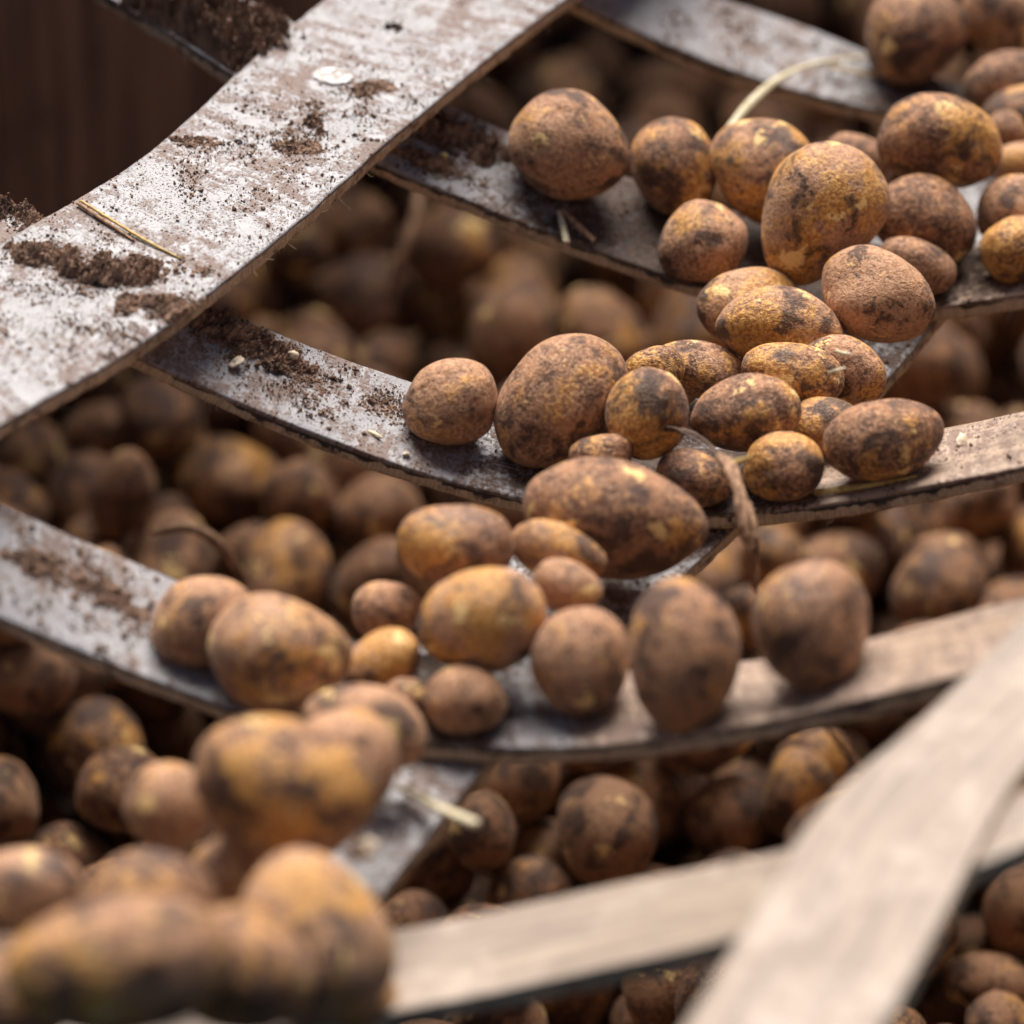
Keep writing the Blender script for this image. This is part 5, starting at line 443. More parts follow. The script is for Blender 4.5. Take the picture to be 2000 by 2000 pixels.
 (5,0.0235,-0.0398,0.7862,-0.3215,0.487,-0.516,-0.440,-0.550,125),(0,0.0315,0.2912,0.7567,-0.2819,0.684,0.052,0.321,0.653,-1),(11,0.0239,0.3979,0.8269,-0.3246,0.368,0.618,0.096,-0.688,-1),(10,0.0282,0.0370,0.9741,-0.2784,0.800,0.021,-0.537,0.268,126),
 (11,0.0253,0.1909,1.0139,-0.3061,0.103,0.336,0.909,-0.225,127),(9,0.0324,0.3611,1.0001,-0.2788,0.809,-0.104,-0.573,-0.084,128),(8,0.0251,0.4613,0.9675,-0.2809,0.027,0.601,0.775,-0.195,-1),(7,0.0279,0.2689,1.0814,-0.2758,0.241,0.414,0.253,0.841,129),
 (10,0.0279,0.3067,1.2432,-0.3273,0.549,0.802,-0.037,-0.232,-1),(3,0.0344,0.5353,1.1795,-0.3176,0.641,-0.378,0.508,0.434,-1),(3,0.0309,0.2238,1.2791,-0.3253,0.943,-0.074,-0.322,0.034,-1),(5,0.0258,-0.2770,-0.2642,-0.3568,0.530,0.383,-0.755,-0.044,-1),
 (9,0.0302,-0.0297,-0.2331,-0.3507,0.094,-0.806,0.495,-0.312,-1),(7,0.0284,0.1378,-0.2612,-0.3356,0.400,-0.664,-0.631,0.024,-1),(5,0.0288,0.5470,-0.2531,-0.3846,0.712,0.450,0.043,0.538,-1),(4,0.0278,-0.4209,-0.1637,-0.3183,0.928,0.213,-0.234,0.195,-1),
 (6,0.0190,-0.0374,-0.1461,-0.3303,0.496,0.401,0.627,-0.447,-1),(8,0.0343,0.0345,-0.1658,-0.3265,0.302,0.923,-0.215,-0.106,-1),(1,0.0227,0.5057,-0.1478,-0.3563,0.334,0.683,0.606,-0.234,-1),(11,0.0308,-0.3852,-0.0461,-0.3406,0.463,-0.048,0.857,-0.222,-1),
 (10,0.0293,-0.0118,-0.0512,-0.3410,0.200,0.399,-0.659,0.606,-1),(8,0.0304,0.4265,-0.0542,-0.3146,0.065,-0.406,-0.838,0.360,-1),(3,0.0192,0.2463,0.0153,-0.3814,0.632,0.386,-0.582,0.334,-1),(3,0.0325,0.5198,0.0178,-0.3812,0.282,0.308,-0.422,-0.805,-1),
 (7,0.0317,-0.4805,0.1155,-0.3305,0.082,-0.615,0.780,0.081,-1),(5,0.0314,-0.4039,0.1518,-0.3137,0.438,-0.107,-0.539,0.712,-1),(11,0.0290,-0.1924,0.1743,-0.3650,0.682,-0.500,0.387,-0.366,-1),(8,0.0229,-0.0977,0.2273,-0.3581,0.849,0.153,-0.361,0.355,-1),
 (0,0.0239,0.1283,0.1652,-0.3731,0.637,0.404,-0.230,0.615,130),(0,0.0190,0.2678,0.1593,-0.3398,0.333,-0.663,-0.212,-0.636,-1),(4,0.0268,-0.0501,0.2556,-0.3532,0.839,0.065,-0.267,-0.470,-1),(1,0.0267,0.2546,0.2737,-0.2939,0.349,-0.832,0.250,0.352,131),
 (3,0.0276,0.1240,0.3363,-0.3372,0.509,-0.215,0.337,-0.762,132),(0,0.0299,0.2622,0.3628,-0.2931,0.749,0.009,-0.265,0.607,133),(7,0.0289,0.5191,0.3420,-0.3010,0.199,-0.292,0.568,-0.743,-1),(6,0.0237,-0.2441,0.4502,-0.2783,0.035,-0.606,-0.045,0.793,134),
 (5,0.0197,0.1277,0.4821,-0.2963,0.433,-0.704,0.390,-0.406,-1),(11,0.0219,0.4245,0.5122,-0.3342,0.055,0.387,-0.894,-0.221,-1),(0,0.0278,-0.2284,0.5651,-0.2933,0.128,0.180,0.000,0.975,135),(5,0.0190,0.1235,0.5979,-0.2530,0.413,-0.339,-0.101,0.839,136),
 (2,0.0339,0.2615,0.5870,-0.2662,0.137,0.766,0.199,-0.596,137),(5,0.0249,0.2791,0.6857,-0.3295,0.560,0.824,-0.042,-0.074,-1),(0,0.0246,0.3795,0.7313,-0.3296,0.306,0.523,0.155,-0.780,-1),(2,0.0291,-0.1853,0.7733,-0.3266,0.045,0.411,0.611,-0.675,138),
 (1,0.0278,0.1984,0.7773,-0.3140,0.129,0.359,-0.478,0.791,-1),(5,0.0211,0.5176,0.8229,-0.3255,0.713,-0.314,0.616,0.115,-1),(7,0.0222,-0.0549,0.8553,-0.3309,0.215,-0.180,0.738,-0.613,139),(8,0.0310,0.3023,0.8695,-0.2469,0.702,-0.574,0.350,0.234,140),
 (4,0.0306,0.3655,0.8614,-0.2907,0.159,-0.831,-0.350,0.402,-1),(4,0.0274,0.5885,0.9256,-0.3240,0.422,0.783,0.286,-0.357,-1),(6,0.0271,0.4179,1.1972,-0.3177,0.736,0.034,-0.644,0.206,-1),(4,0.0209,-0.7357,-0.0208,-0.2964,-0.139,-0.912,-0.075,-0.378,-1),
 (4,0.0296,-0.7033,0.0297,-0.2993,-0.385,0.360,-0.025,0.849,-1),(9,0.0200,-0.6712,0.0804,-0.2972,-0.313,-0.633,-0.410,0.578,-1),(7,0.0320,-0.6383,0.1306,-0.3017,0.454,0.456,-0.253,-0.722,-1),(10,0.0208,-0.5966,0.1749,-0.2950,-0.016,0.540,0.612,-0.577,-1),
 (3,0.0340,-0.5663,0.2268,-0.2889,0.235,0.928,0.287,-0.042,-1),(7,0.0245,-0.5165,0.3018,-0.2972,0.123,0.903,-0.364,0.191,-1),(2,0.0237,-0.4889,0.3555,-0.2808,0.861,0.155,0.453,-0.171,-1),(0,0.0277,-0.4530,0.4036,-0.2936,-0.130,-0.945,-0.286,0.093,-1),
 (11,0.0237,-0.4214,0.4547,-0.2840,-0.944,-0.185,-0.258,0.089,-1),(7,0.0287,-0.3708,0.5291,-0.2843,0.367,-0.709,-0.410,0.440,-1),(8,0.0274,-0.3242,0.6062,-0.3035,0.370,-0.678,0.490,-0.405,141),(5,0.0253,-0.2912,0.6564,-0.2993,0.586,-0.064,-0.590,0.552,142),
 (7,0.0235,-0.2493,0.7006,-0.2805,0.263,0.158,0.115,0.945,-1),(10,0.0256,-0.1351,0.8768,-0.2993,-0.844,-0.033,0.069,-0.532,-1),(1,0.0280,-0.1054,0.9291,-0.2813,-0.185,-0.289,0.061,-0.937,143),(8,0.0322,-0.0695,0.9773,-0.3001,-0.661,-0.428,0.601,-0.140,144),
 (10,0.0211,-0.0418,1.0309,-0.2955,-0.128,-0.760,0.200,0.605,-1),(7,0.0270,-0.0100,1.0818,-0.2885,0.355,0.115,-0.378,-0.847,145),(8,0.0211,0.0257,1.1302,-0.2825,0.507,-0.384,-0.216,0.741,146),(3,0.0216,0.0560,1.1820,-0.2986,0.291,0.762,0.518,0.258,147),
 (7,0.0276,0.1308,1.2765,-0.2816,0.447,-0.637,0.162,-0.607,-1),(1,0.0269,0.1575,1.3307,-0.2927,-0.479,-0.589,-0.136,0.636,-1),(10,0.0250,0.1912,1.3804,-0.2941,0.687,0.151,0.668,-0.242,-1),(1,0.0326,-0.7338,-0.0221,-0.3473,-0.426,-0.095,0.849,-0.299,-1),
 (5,0.0200,-0.6674,0.0779,-0.3461,-0.006,-0.312,0.489,-0.815,-1),(11,0.0200,-0.5381,0.2801,-0.3311,-0.410,-0.084,0.897,-0.144,-1),(5,0.0299,-0.5013,0.3277,-0.3421,0.304,-0.018,-0.909,-0.283,-1),(11,0.0230,-0.4659,0.3762,-0.3389,0.896,-0.137,0.124,0.404,-1),
 (3,0.0200,-0.4320,0.4257,-0.3362,0.730,-0.638,0.204,0.134,-1),(1,0.0261,-0.3710,0.5293,-0.3401,0.553,0.793,0.118,-0.226,-1),(5,0.0253,-0.2731,0.6803,-0.3478,-0.084,0.460,0.826,-0.315,148),(9,0.0256,-0.2368,0.7282,-0.3407,-0.980,0.104,0.119,0.119,-1),
 (5,0.0222,-0.1205,0.9031,-0.3397,0.236,0.909,0.107,-0.326,-1),(6,0.0240,-0.0403,1.0299,-0.3485,0.524,0.139,-0.338,0.769,-1),(6,0.0281,0.0111,1.1038,-0.3438,-0.459,0.276,0.803,0.260,149),(8,0.0244,0.0586,1.1803,-0.3469,0.810,0.049,0.528,0.249,150),
 (6,0.0226,0.1294,1.2774,-0.3339,-0.570,0.688,-0.314,0.320,-1),(10,0.0219,0.1614,1.3281,-0.3381,-0.340,0.457,-0.359,-0.739,-1),(6,0.0236,0.1887,1.3820,-0.3400,0.226,-0.479,0.546,0.649,-1),(9,0.0221,-0.6911,-0.0504,-0.3111,-0.105,-0.620,0.547,-0.553,-1),
 (9,0.0270,-0.6430,0.0258,-0.3057,0.577,0.654,0.318,-0.371,-1),(9,0.0302,-0.6084,0.0748,-0.3005,0.146,0.197,0.654,0.716,-1),(4,0.0246,-0.5777,0.1264,-0.2954,0.721,-0.231,0.240,0.608,-1),(2,0.0255,-0.5217,0.1973,-0.3034,-0.714,0.607,-0.114,-0.329,-1),
 (2,0.0294,-0.4929,0.2502,-0.2992,-0.197,-0.342,-0.892,-0.220,-1),(9,0.0269,-0.4382,0.3219,-0.2882,-0.784,0.352,-0.160,-0.485,-1),(1,0.0238,-0.4136,0.3776,-0.3059,-0.364,-0.789,-0.463,-0.172,-1),(11,0.0246,-0.3762,0.4248,-0.2954,-0.363,0.479,-0.200,0.774,-1),
 (2,0.0244,-0.2412,0.6233,-0.3022,0.677,-0.365,0.632,-0.093,151),(3,0.0246,-0.1981,0.7026,-0.2920,0.841,0.221,-0.484,-0.101,152),(2,0.0205,-0.1453,0.7756,-0.2881,-0.458,0.678,0.567,-0.095,153),(5,0.0256,-0.1158,0.8281,-0.3015,-0.125,0.239,0.223,-0.937,154),
 (6,0.0230,-0.0167,0.9783,-0.2993,0.443,-0.031,-0.892,0.090,155),(0,0.0240,0.0236,1.0236,-0.3064,-0.285,0.022,0.856,0.431,156),(6,0.0293,0.2394,1.3484,-0.3057,0.284,-0.938,-0.194,-0.052,-1),(0,0.0280,-0.6494,-0.0779,-0.3133,0.311,0.047,0.911,-0.266,-1),
 (0,0.0243,-0.6161,-0.0280,-0.3168,0.063,0.677,0.116,0.724,-1),(7,0.0200,-0.5820,0.0213,-0.2983,0.651,0.271,-0.685,-0.183,-1),(11,0.0314,-0.5480,0.0708,-0.3162,-0.009,0.163,-0.971,-0.173,-1),(2,0.0203,-0.4808,0.1702,-0.3159,0.274,0.212,0.925,-0.154,-1),
 (1,0.0248,-0.4480,0.2205,-0.3002,0.270,-0.763,0.077,-0.583,-1),(4,0.0255,-0.4168,0.2718,-0.3072,0.122,0.788,0.468,-0.382,-1),(9,0.0301,-0.3200,0.4236,-0.3019,-0.945,-0.142,-0.261,0.136,157),(9,0.0201,-0.1685,0.6471,-0.2946,-0.206,-0.799,-0.125,-0.551,158)]
CELL = ['gap above topmost strip', 'gap behind lone oval potato', 'gap between sharp strips', 'dark gap left of centre', 'dark lower left gap', 'upper right edge gap', 'gap under middle strip right', 'gap above blurred bottom strip', 'lower right corner gap']
PILE_LABEL = [(8, 'heap potato second from left in bottom row, lower right corner gap'),
 (8, 'heap potato second from left in second row, lower right corner gap'),
 (7, 'heap potato second from left in bottom row, gap above blurred bottom strip'),
 (7, 'heap potato second from left in top row, gap above blurred bottom strip'),
 (7, 'heap potato fifth from left in top row, gap above blurred bottom strip'),
 (3, 'heap potato seventh from left in bottom row, dark gap left of centre'),
 (3, 'heap potato eighth from left in top row, dark gap left of centre'),
 (2, 'heap potato fifth from left in top row, gap between sharp strips'),
 (1, 'heap potato fifth from left in top row, gap behind lone oval potato'),
 (7, 'heap potato sixth from left in second row, gap above blurred bottom strip'),
 (4, 'heap potato fourth from left in top row, dark lower left gap'),
 (3, 'heap potato sixth from left in bottom row, dark gap left of centre'),
 (3, 'heap potato fourth from left in top row, dark gap left of centre'),
 (2, 'heap potato third from left in third row, gap between sharp strips'),
 (2, 'heap potato sixth from left in bottom row, gap between sharp strips'),
 (5, 'heap potato fourth from left in top row, upper right edge gap'),
 (2, 'heap potato eighth from left in top row, gap between sharp strips'),
 (5, 'heap potato third from left in top row, upper right edge gap'),
 (1, 'heap potato fifth from left in third row, gap behind lone oval potato'),
 (1, 'heap potato fifth from left in bottom row, gap behind lone oval potato'),
 (1, 'heap potato fifth from left in second row, gap behind lone oval potato'),
 (4, 'heap potato first from left in bottom row, dark lower left gap'),
 (4, 'heap potato third from left in second row, dark lower left gap'),
 (7, 'heap potato second from left in second row, gap above blurred bottom strip'),
 (3, 'heap potato fifth from left in bottom row, dark gap left of centre'),
 (3, 'heap potato eighth from left in second row, dark gap left of centre'),
 (2, 'heap potato fourth from left in bottom row, gap between sharp strips'),
 (2, 'heap potato fifth from left in third row, gap between sharp strips'),
 (2, 'heap potato eighth from left in second row, gap between sharp strips'),
 (2, 'heap potato seventh from left in top row, gap between sharp strips'),
 (1, 'heap potato third from left in bottom row, gap behind lone oval potato'),
 (7, 'heap potato first from left in bottom row, gap above blurred bottom strip'),
 (8, 'heap potato fourth from left in second row, lower right corner gap'),
 (7, 'heap potato fourth from left in bottom row, gap above blurred bottom strip'),
 (7, 'heap potato fourth from left in second row, gap above blurred bottom strip'),
 (3, 'heap potato second from left in third row, dark gap left of centre'),
 (3, 'heap potato fourth from left in third row, dark gap left of centre'),
 (6, 'heap potato fifth from left in second row, gap under middle strip right'),
 (3, 'heap potato seventh from left in second row, dark gap left of centre'),
 (2, 'heap potato fourth from left in third row, gap between sharp strips'),
 (1, 'heap potato fourth from left in third row, gap behind lone oval potato'),
 (1, 'heap potato fourth from left in bottom row, gap behind lone oval potato'),
 (0, 'heap potato first from left in bottom row, gap above topmost strip'),
 (8, 'heap potato first from left in second row, lower right corner gap'),
 (4, 'heap potato fourth from left in second row, dark lower left gap'),
 (7, 'heap potato first from left in third row, gap above blurred bottom strip'),
 (4, 'heap potato third from left in top row, dark lower left gap'),
 (7, 'heap potato third from left in top row, gap above blurred bottom strip'),
 (3, 'heap potato second from left in bottom row, dark gap left of centre'),
 (3, 'heap potato third from left in second row, dark gap left of centre'),
 (6, 'heap potato third from left in top row, gap under middle strip right'),
 (6, 'heap potato fifth from left in top row, gap under middle strip right'),
 (2, 'heap potato seventh from left in bottom row, gap between sharp strips'),
 (5, 'heap potato first from left in bottom row, upper right edge gap'),
 (1, 'heap potato sixth from left in third row, gap behind lone oval potato'),
 (4, 'heap potato second from left in bottom row, dark lower left gap'),
 (8, 'heap potato first from left in bottom row, lower right corner gap'),
 (8, 'heap potato third from left in second row, lower right corner gap'),
 (8, 'heap potato third from left in top row, lower right corner gap'),
 (7, 'heap potato second from left in third row, gap above blurred bottom strip'),
 (7, 'heap potato fifth from left in third row, gap above blurred bottom strip'),
 (8, 'heap potato fourth from left in top row, lower right corner gap'),
 (6, 'heap potato fifth from left in bottom row, gap under middle strip right'),
 (6, 'heap potato first from left in top row, gap under middle strip right'),
 (3, 'heap potato fifth from left in second row, dark gap left of centre'),
 (5, 'heap potato third from left in bottom row, upper right edge gap'),
 (2, 'heap potato sixth from left in second row, gap between sharp strips'),
 (2, 'heap potato seventh from left in second row, gap between sharp strips'),
 (1, 'heap potato seventh from left in third row, gap behind lone oval potato'),
 (7, 'heap potato third from left in second row, gap above blurred bottom strip'),
 (8, 'heap potato second from left in top row, lower right corner gap'),
 (4, 'heap potato second from left in top row, dark lower left gap'),
 (6, 'heap potato fourth from left in second row, gap under middle strip right'),
 (3, 'heap potato first from left in second row, dark gap left of centre'),
 (6, 'heap potato second from left in second row, gap under middle strip right'),
 (6, 'heap potato fourth from left in top row, gap under middle strip right'),
 (1, 'heap potato third from left in third row, gap behind lone oval potato'),
 (1, 'heap potato sixth from left in top row, gap behind lone oval potato'),
 (8, 'heap potato first from left in top row, lower right corner gap'),
 (7, 'heap potato fourth from left in third row, gap above blurred bottom strip'),
 (7, 'heap potato fourth from left in top row, gap above blurred bottom strip'),
 (3, 'heap potato second from left in second row, dark gap left of centre'),
 (3, 'heap potato third from left in bottom row, dark gap left of centre'),
 (6, 'heap potato first from left in second row, gap under middle strip right'),
 (3, 'heap potato fourth from left in second row, dark gap left of centre'),
 (2, 'heap potato second from left in bottom row, gap between sharp strips'),
 (2, 'heap potato fifth from left in bottom row, gap between sharp strips'),
 (2, 'heap potato sixth from left in third row, gap between sharp strips'),
 (2, 'heap potato second from left in second row, gap between sharp strips'),
 (7, 'heap potato first from left in second row, gap above blurred bottom strip'),
 (4, 'heap potato first from left in second row, dark lower left gap'),
 (7, 'heap potato fifth from left in second row, gap above blurred bottom strip'),
 (3, 'heap potato fourth from left in bottom row, dark gap left of centre'),
 (3, 'heap potato fifth from left in third row, dark gap left of centre'),
 (2, 'heap potato sixth from left in top row, gap between sharp strips'),
 (2, 'heap potato seventh from left in third row, gap between sharp strips'),
 (5, 'heap potato second from left in top row, upper right edge gap'),
 (2, 'heap potato fifth from left in second row, gap between sharp strips'),
 (1, 'heap potato second from left in bottom row, gap behind lone oval potato'),
 (1, 'heap potato seventh from left in top row, gap behind lone oval potato'),
 (7, 'heap potato third from left in bottom row, gap above blurred bottom strip'),
 (4, 'heap potato second from left in second row, dark lower left gap'),
 (4, 'heap potato third from left in bottom row, dark lower left gap'),
 (7, 'heap potato third from left in third row, gap above blurred bottom strip'),
 (3, 'heap potato first from left in bottom row, dark gap left of centre'),
 (3, 'heap potato seventh from left in third row, dark gap left of centre'),
 (6, 'heap potato second from left in bottom row, gap under middle strip right'),
 (6, 'heap potato first from left in bottom row, gap under middle strip right'),
 (3, 'heap potato sixth from left in third row, dark gap left of centre'),
 (2, 'heap potato first from left in bottom row, gap between sharp strips'),
 (2, 'heap potato eighth from left in third row, gap between sharp strips'),
 (5, 'heap potato second from left in bottom row, upper right edge gap'),
 (1, 'heap potato first from left in bottom row, gap behind lone oval potato'),
 (1, 'heap potato sixth from left in bottom row, gap behind lone oval potato'),
 (1, 'heap potato fourth from left in second row, gap behind lone oval potato'),
 (0, 'heap potato second from left in top row, gap above topmost strip'),
 (8, 'heap potato third from left in bottom row, lower right corner gap'),
 (7, 'heap potato first from left in top row, gap above blurred bottom strip'),
 (4, 'heap potato first from left in top row, dark lower left gap'),
 (3, 'heap potato sixth from left in second row, dark gap left of centre'),
 (6, 'heap potato third from left in second row, gap under middle strip right'),
 (6, 'heap potato second from left in top row, gap under middle strip right'),
 (3, 'heap potato seventh from left in top row, dark gap left of centre'),
 (2, 'heap potato third from left in bottom row, gap between sharp strips'),
 (2, 'heap potato third from left in second row, gap between sharp strips'),
 (2, 'heap potato fourth from left in second row, gap between sharp strips'),
 (1, 'heap potato third from left in second row, gap behind lone oval potato'),
 (1, 'heap potato sixth from left in second row, gap behind lone oval potato'),
 (0, 'heap potato second from left in bottom row, gap above topmost strip'),
 (0, 'heap potato first from left in top row, gap above topmost strip'),
 (7, 'heap potato fifth from left in bottom row, gap above blurred bottom strip'),
 (7, 'heap potato sixth from left in top row, gap above blurred bottom strip'),
 (6, 'heap potato third from left in bottom row, gap under middle strip right'),
 (6, 'heap potato fourth from left in bottom row, gap under middle strip right'),
 (3, 'heap potato third from left in third row, dark gap left of centre'),
 (3, 'heap potato sixth from left in top row, dark gap left of centre'),
 (2, 'heap potato eighth from left in bottom row, gap between sharp strips'),
 (5, 'heap potato first from left in top row, upper right edge gap'),
 (2, 'heap potato first from left in second row, gap between sharp strips'),
 (2, 'heap potato fourth from left in top row, gap between sharp strips'),
 (1, 'heap potato seventh from left in second row, gap behind lone oval potato'),
 (3, 'heap potato first from left in top row, dark gap left of centre'),
 (3, 'heap potato second from left in top row, dark gap left of centre'),
 (2, 'heap potato third from left in top row, gap between sharp strips'),
 (1, 'heap potato first from left in third row, gap behind lone oval potato'),
 (1, 'heap potato first from left in top row, gap behind lone oval potato'),
 (1, 'heap potato second from left in top row, gap behind lone oval potato'),
 (1, 'heap potato third from left in top row, gap behind lone oval potato'),
 (3, 'heap potato third from left in top row, dark gap left of centre'),
 (1, 'heap potato first from left in second row, gap behind lone oval potato'),
 (1, 'heap potato fourth from left in top row, gap behind lone oval potato'),
 (3, 'heap potato fifth from left in top row, dark gap left of centre'),
 (2, 'heap potato first from left in third row, gap between sharp strips'),
 (2, 'heap potato first from left in top row, gap between sharp strips'),
 (2, 'heap potato second from left in top row, gap between sharp strips'),
 (1, 'heap potato second from left in third row, gap behind lone oval potato'),
 (1, 'heap potato second from left in second row, gap behind lone oval potato'),
 (3, 'heap potato first from left in third row, dark gap left of centre'),
 (2, 'heap potato second from left in third row, gap between sharp strips')]
NVAR = 12
BOLT = (-0.0999, 0.279, 0.1089)
CLODS = [
 (('A1', 0.3292, -0.033, 0.036, 0.014, 0.0095, 'ragged dark soil ridge on the broad strip at the far left'), dict(seed=1, rot=-1.0, ragged=1.2)),
 (('A1', 0.3, 0.6, 0.024, 0.012, 0.006, 'flaky soil patch at the left edge on the broad strip'), dict(seed=2, rot=-0.9)),
 (('A1', 0.3333, -0.833, 0.03, 0.013, 0.0045, 'crumbly soil patch near the lower edge of the broad strip'), dict(seed=3, rot=-0.9, ragged=1.6)),
 (('A1', 0.3625, -0.3, 0.032, 0.012, 0.0036, 'thin soil smear beside the straw on the broad strip'), dict(seed=21, rot=-1.1, ragged=1.6)),
 (('A1', 0.5833, -0.167, 0.0075, 0.006, 0.0062, 'small soil lump below the white bolt head'), dict(seed=4)),
 (('A1', 0.575, -0.333, 0.0045, 0.004, 0.004, 'tiny soil lump just under the small lump below the bolt'), dict(seed=14)),
 (('A1', 0.55, -0.267, 0.02, 0.007, 0.003, 'flat soil smear in the middle of the broad strip'), dict(seed=5, rot=-1.0)),
 (('A1', 0.5125, 0.733, 0.018, 0.006, 0.0022, 'pale brown soil smear near the upper edge of the broad strip'), dict(seed=6, rot=-1.1)),
 (('A1', 0.6417, -0.3, 0.014, 0.008, 0.0026, 'crumbly soil patch to the right of the white bolt head'), dict(seed=22, rot=-0.6)),
 (('A1', 0.7208, 0.1, 0.009, 0.004, 0.003, 'dark soil flake near the top of the broad strip'), dict(seed=7, rot=-0.8, mat=M_SOILD)),
 (('B1', 0.1375, -0.4, 0.055, 0.034, 0.03, 'big heap of soil covering the strip end in the upper left'), dict(seed=8, ragged=1.0)),
 (('B1', 0.1792, -0.133, 0.036, 0.028, 0.022, 'soil heap spilling onto the broad strip left of the bolt'), dict(seed=18)),
 (('B1', 0.3458, 0.333, 0.042, 0.018, 0.011, 'crumbly soil bank on the cross strip beside the broad strip'), dict(seed=9, rot=0.0)),
 (('B1', 0.3583, -0.5, 0.025, 0.01, 0.0055, 'thin soil patch along the lower strip edge near the broad strip'), dict(seed=19)),
 (('B2', 0.2917, 0.567, 0.034, 0.014, 0.011, 'crumbly soil bank on the middle cross strip beside the broad strip'), dict(seed=31)),
 (('B2', 0.325, 0.4, 0.028, 0.012, 0.0065, 'loose soil patch lower down the middle cross strip'), dict(seed=11)),
 (('B2', 0.1167, 0.933, 0.03, 0.014, 0.008, 'soil bank on the strip end at the far left edge'), dict(seed=12)),
 (('B3', 0.1708, 0.2, 0.026, 0.012, 0.0035, 'blurred soil patch on the cross strip at the left edge'), dict(seed=13)),
 (('B3', 0.225, 0.167, 0.022, 0.01, 0.003, 'blurred soil patch beside the left potato on the lower strip'), dict(seed=15)),]
CRUMBS = [(('A1', 9500, 0.0004, [(0.3292, -0.033, 0.03, 0.25), (0.3458, -0.567, 0.03, 0.3), (0.3125, 0.4, 0.03, 0.2), (0.2625, -0.4, 0.06, 0.35), (0.25, 0.1, 0.06, 0.3), (0.2792, -1.0, 0.04, 0.3), (0.3333, -0.833, 0.03, 0.2), (0.5833, -0.2, 0.02, 0.3), (0.6292, -0.233, 0.03, 0.3), (0.4875, 0.333, 0.05, 0.5), (0.5375, -0.233, 0.04, 0.4)], 'fine soil crumbs scattered over the broad grey strip'), {'bg': 0.38, 'seed': 1}), (('B2', 5200, 0.00044, [(0.2875, 0.567, 0.02, 0.4), (0.3208, 0.533, 0.02, 0.4), (0.3625, -0.033, 0.03, 0.5), (0.4, -0.067, 0.03, 0.4), (0.45, -0.3, 0.02, 0.3), (0.4125, 0.233, 0.02, 0.3)], 'soil crumbs scattered over the middle cross strip'), {'bg': 0.25, 'seed': 2}), (('B1', 3600, 0.00048, [(0.3458, 0.3, 0.02, 0.4), (0.3625, -0.467, 0.02, 0.3), (0.3708, 0.4, 0.02, 0.3), (0.1458, -0.3, 0.03, 0.5), (0.5, -0.5, 0.05, 0.4)], 'soil crumbs scattered over the upper cross strip'), {'bg': 0.2, 'seed': 3}), (('B3', 1800, 0.0006, [(0.175, 0.267, 0.03, 0.3), (0.2292, 0.133, 0.03, 0.4), (0.2, -0.4, 0.05, 0.5)], 'soil crumbs scattered over the lower left cross strip'), {'bg': 0.3, 'seed': 4}), (('B0', 1500, 0.0006, [(0.3542, -0.2, 0.05, 0.5), (0.4417, -0.167, 0.05, 0.5)], 'soil crumbs scattered over the topmost cross strip'), {'bg': 0.4, 'seed': 5}), (('A2', 1200, 0.0006, [], 'soil crumbs on the strip beneath the potato row'), {'bg': 1.0, 'seed': 6})]
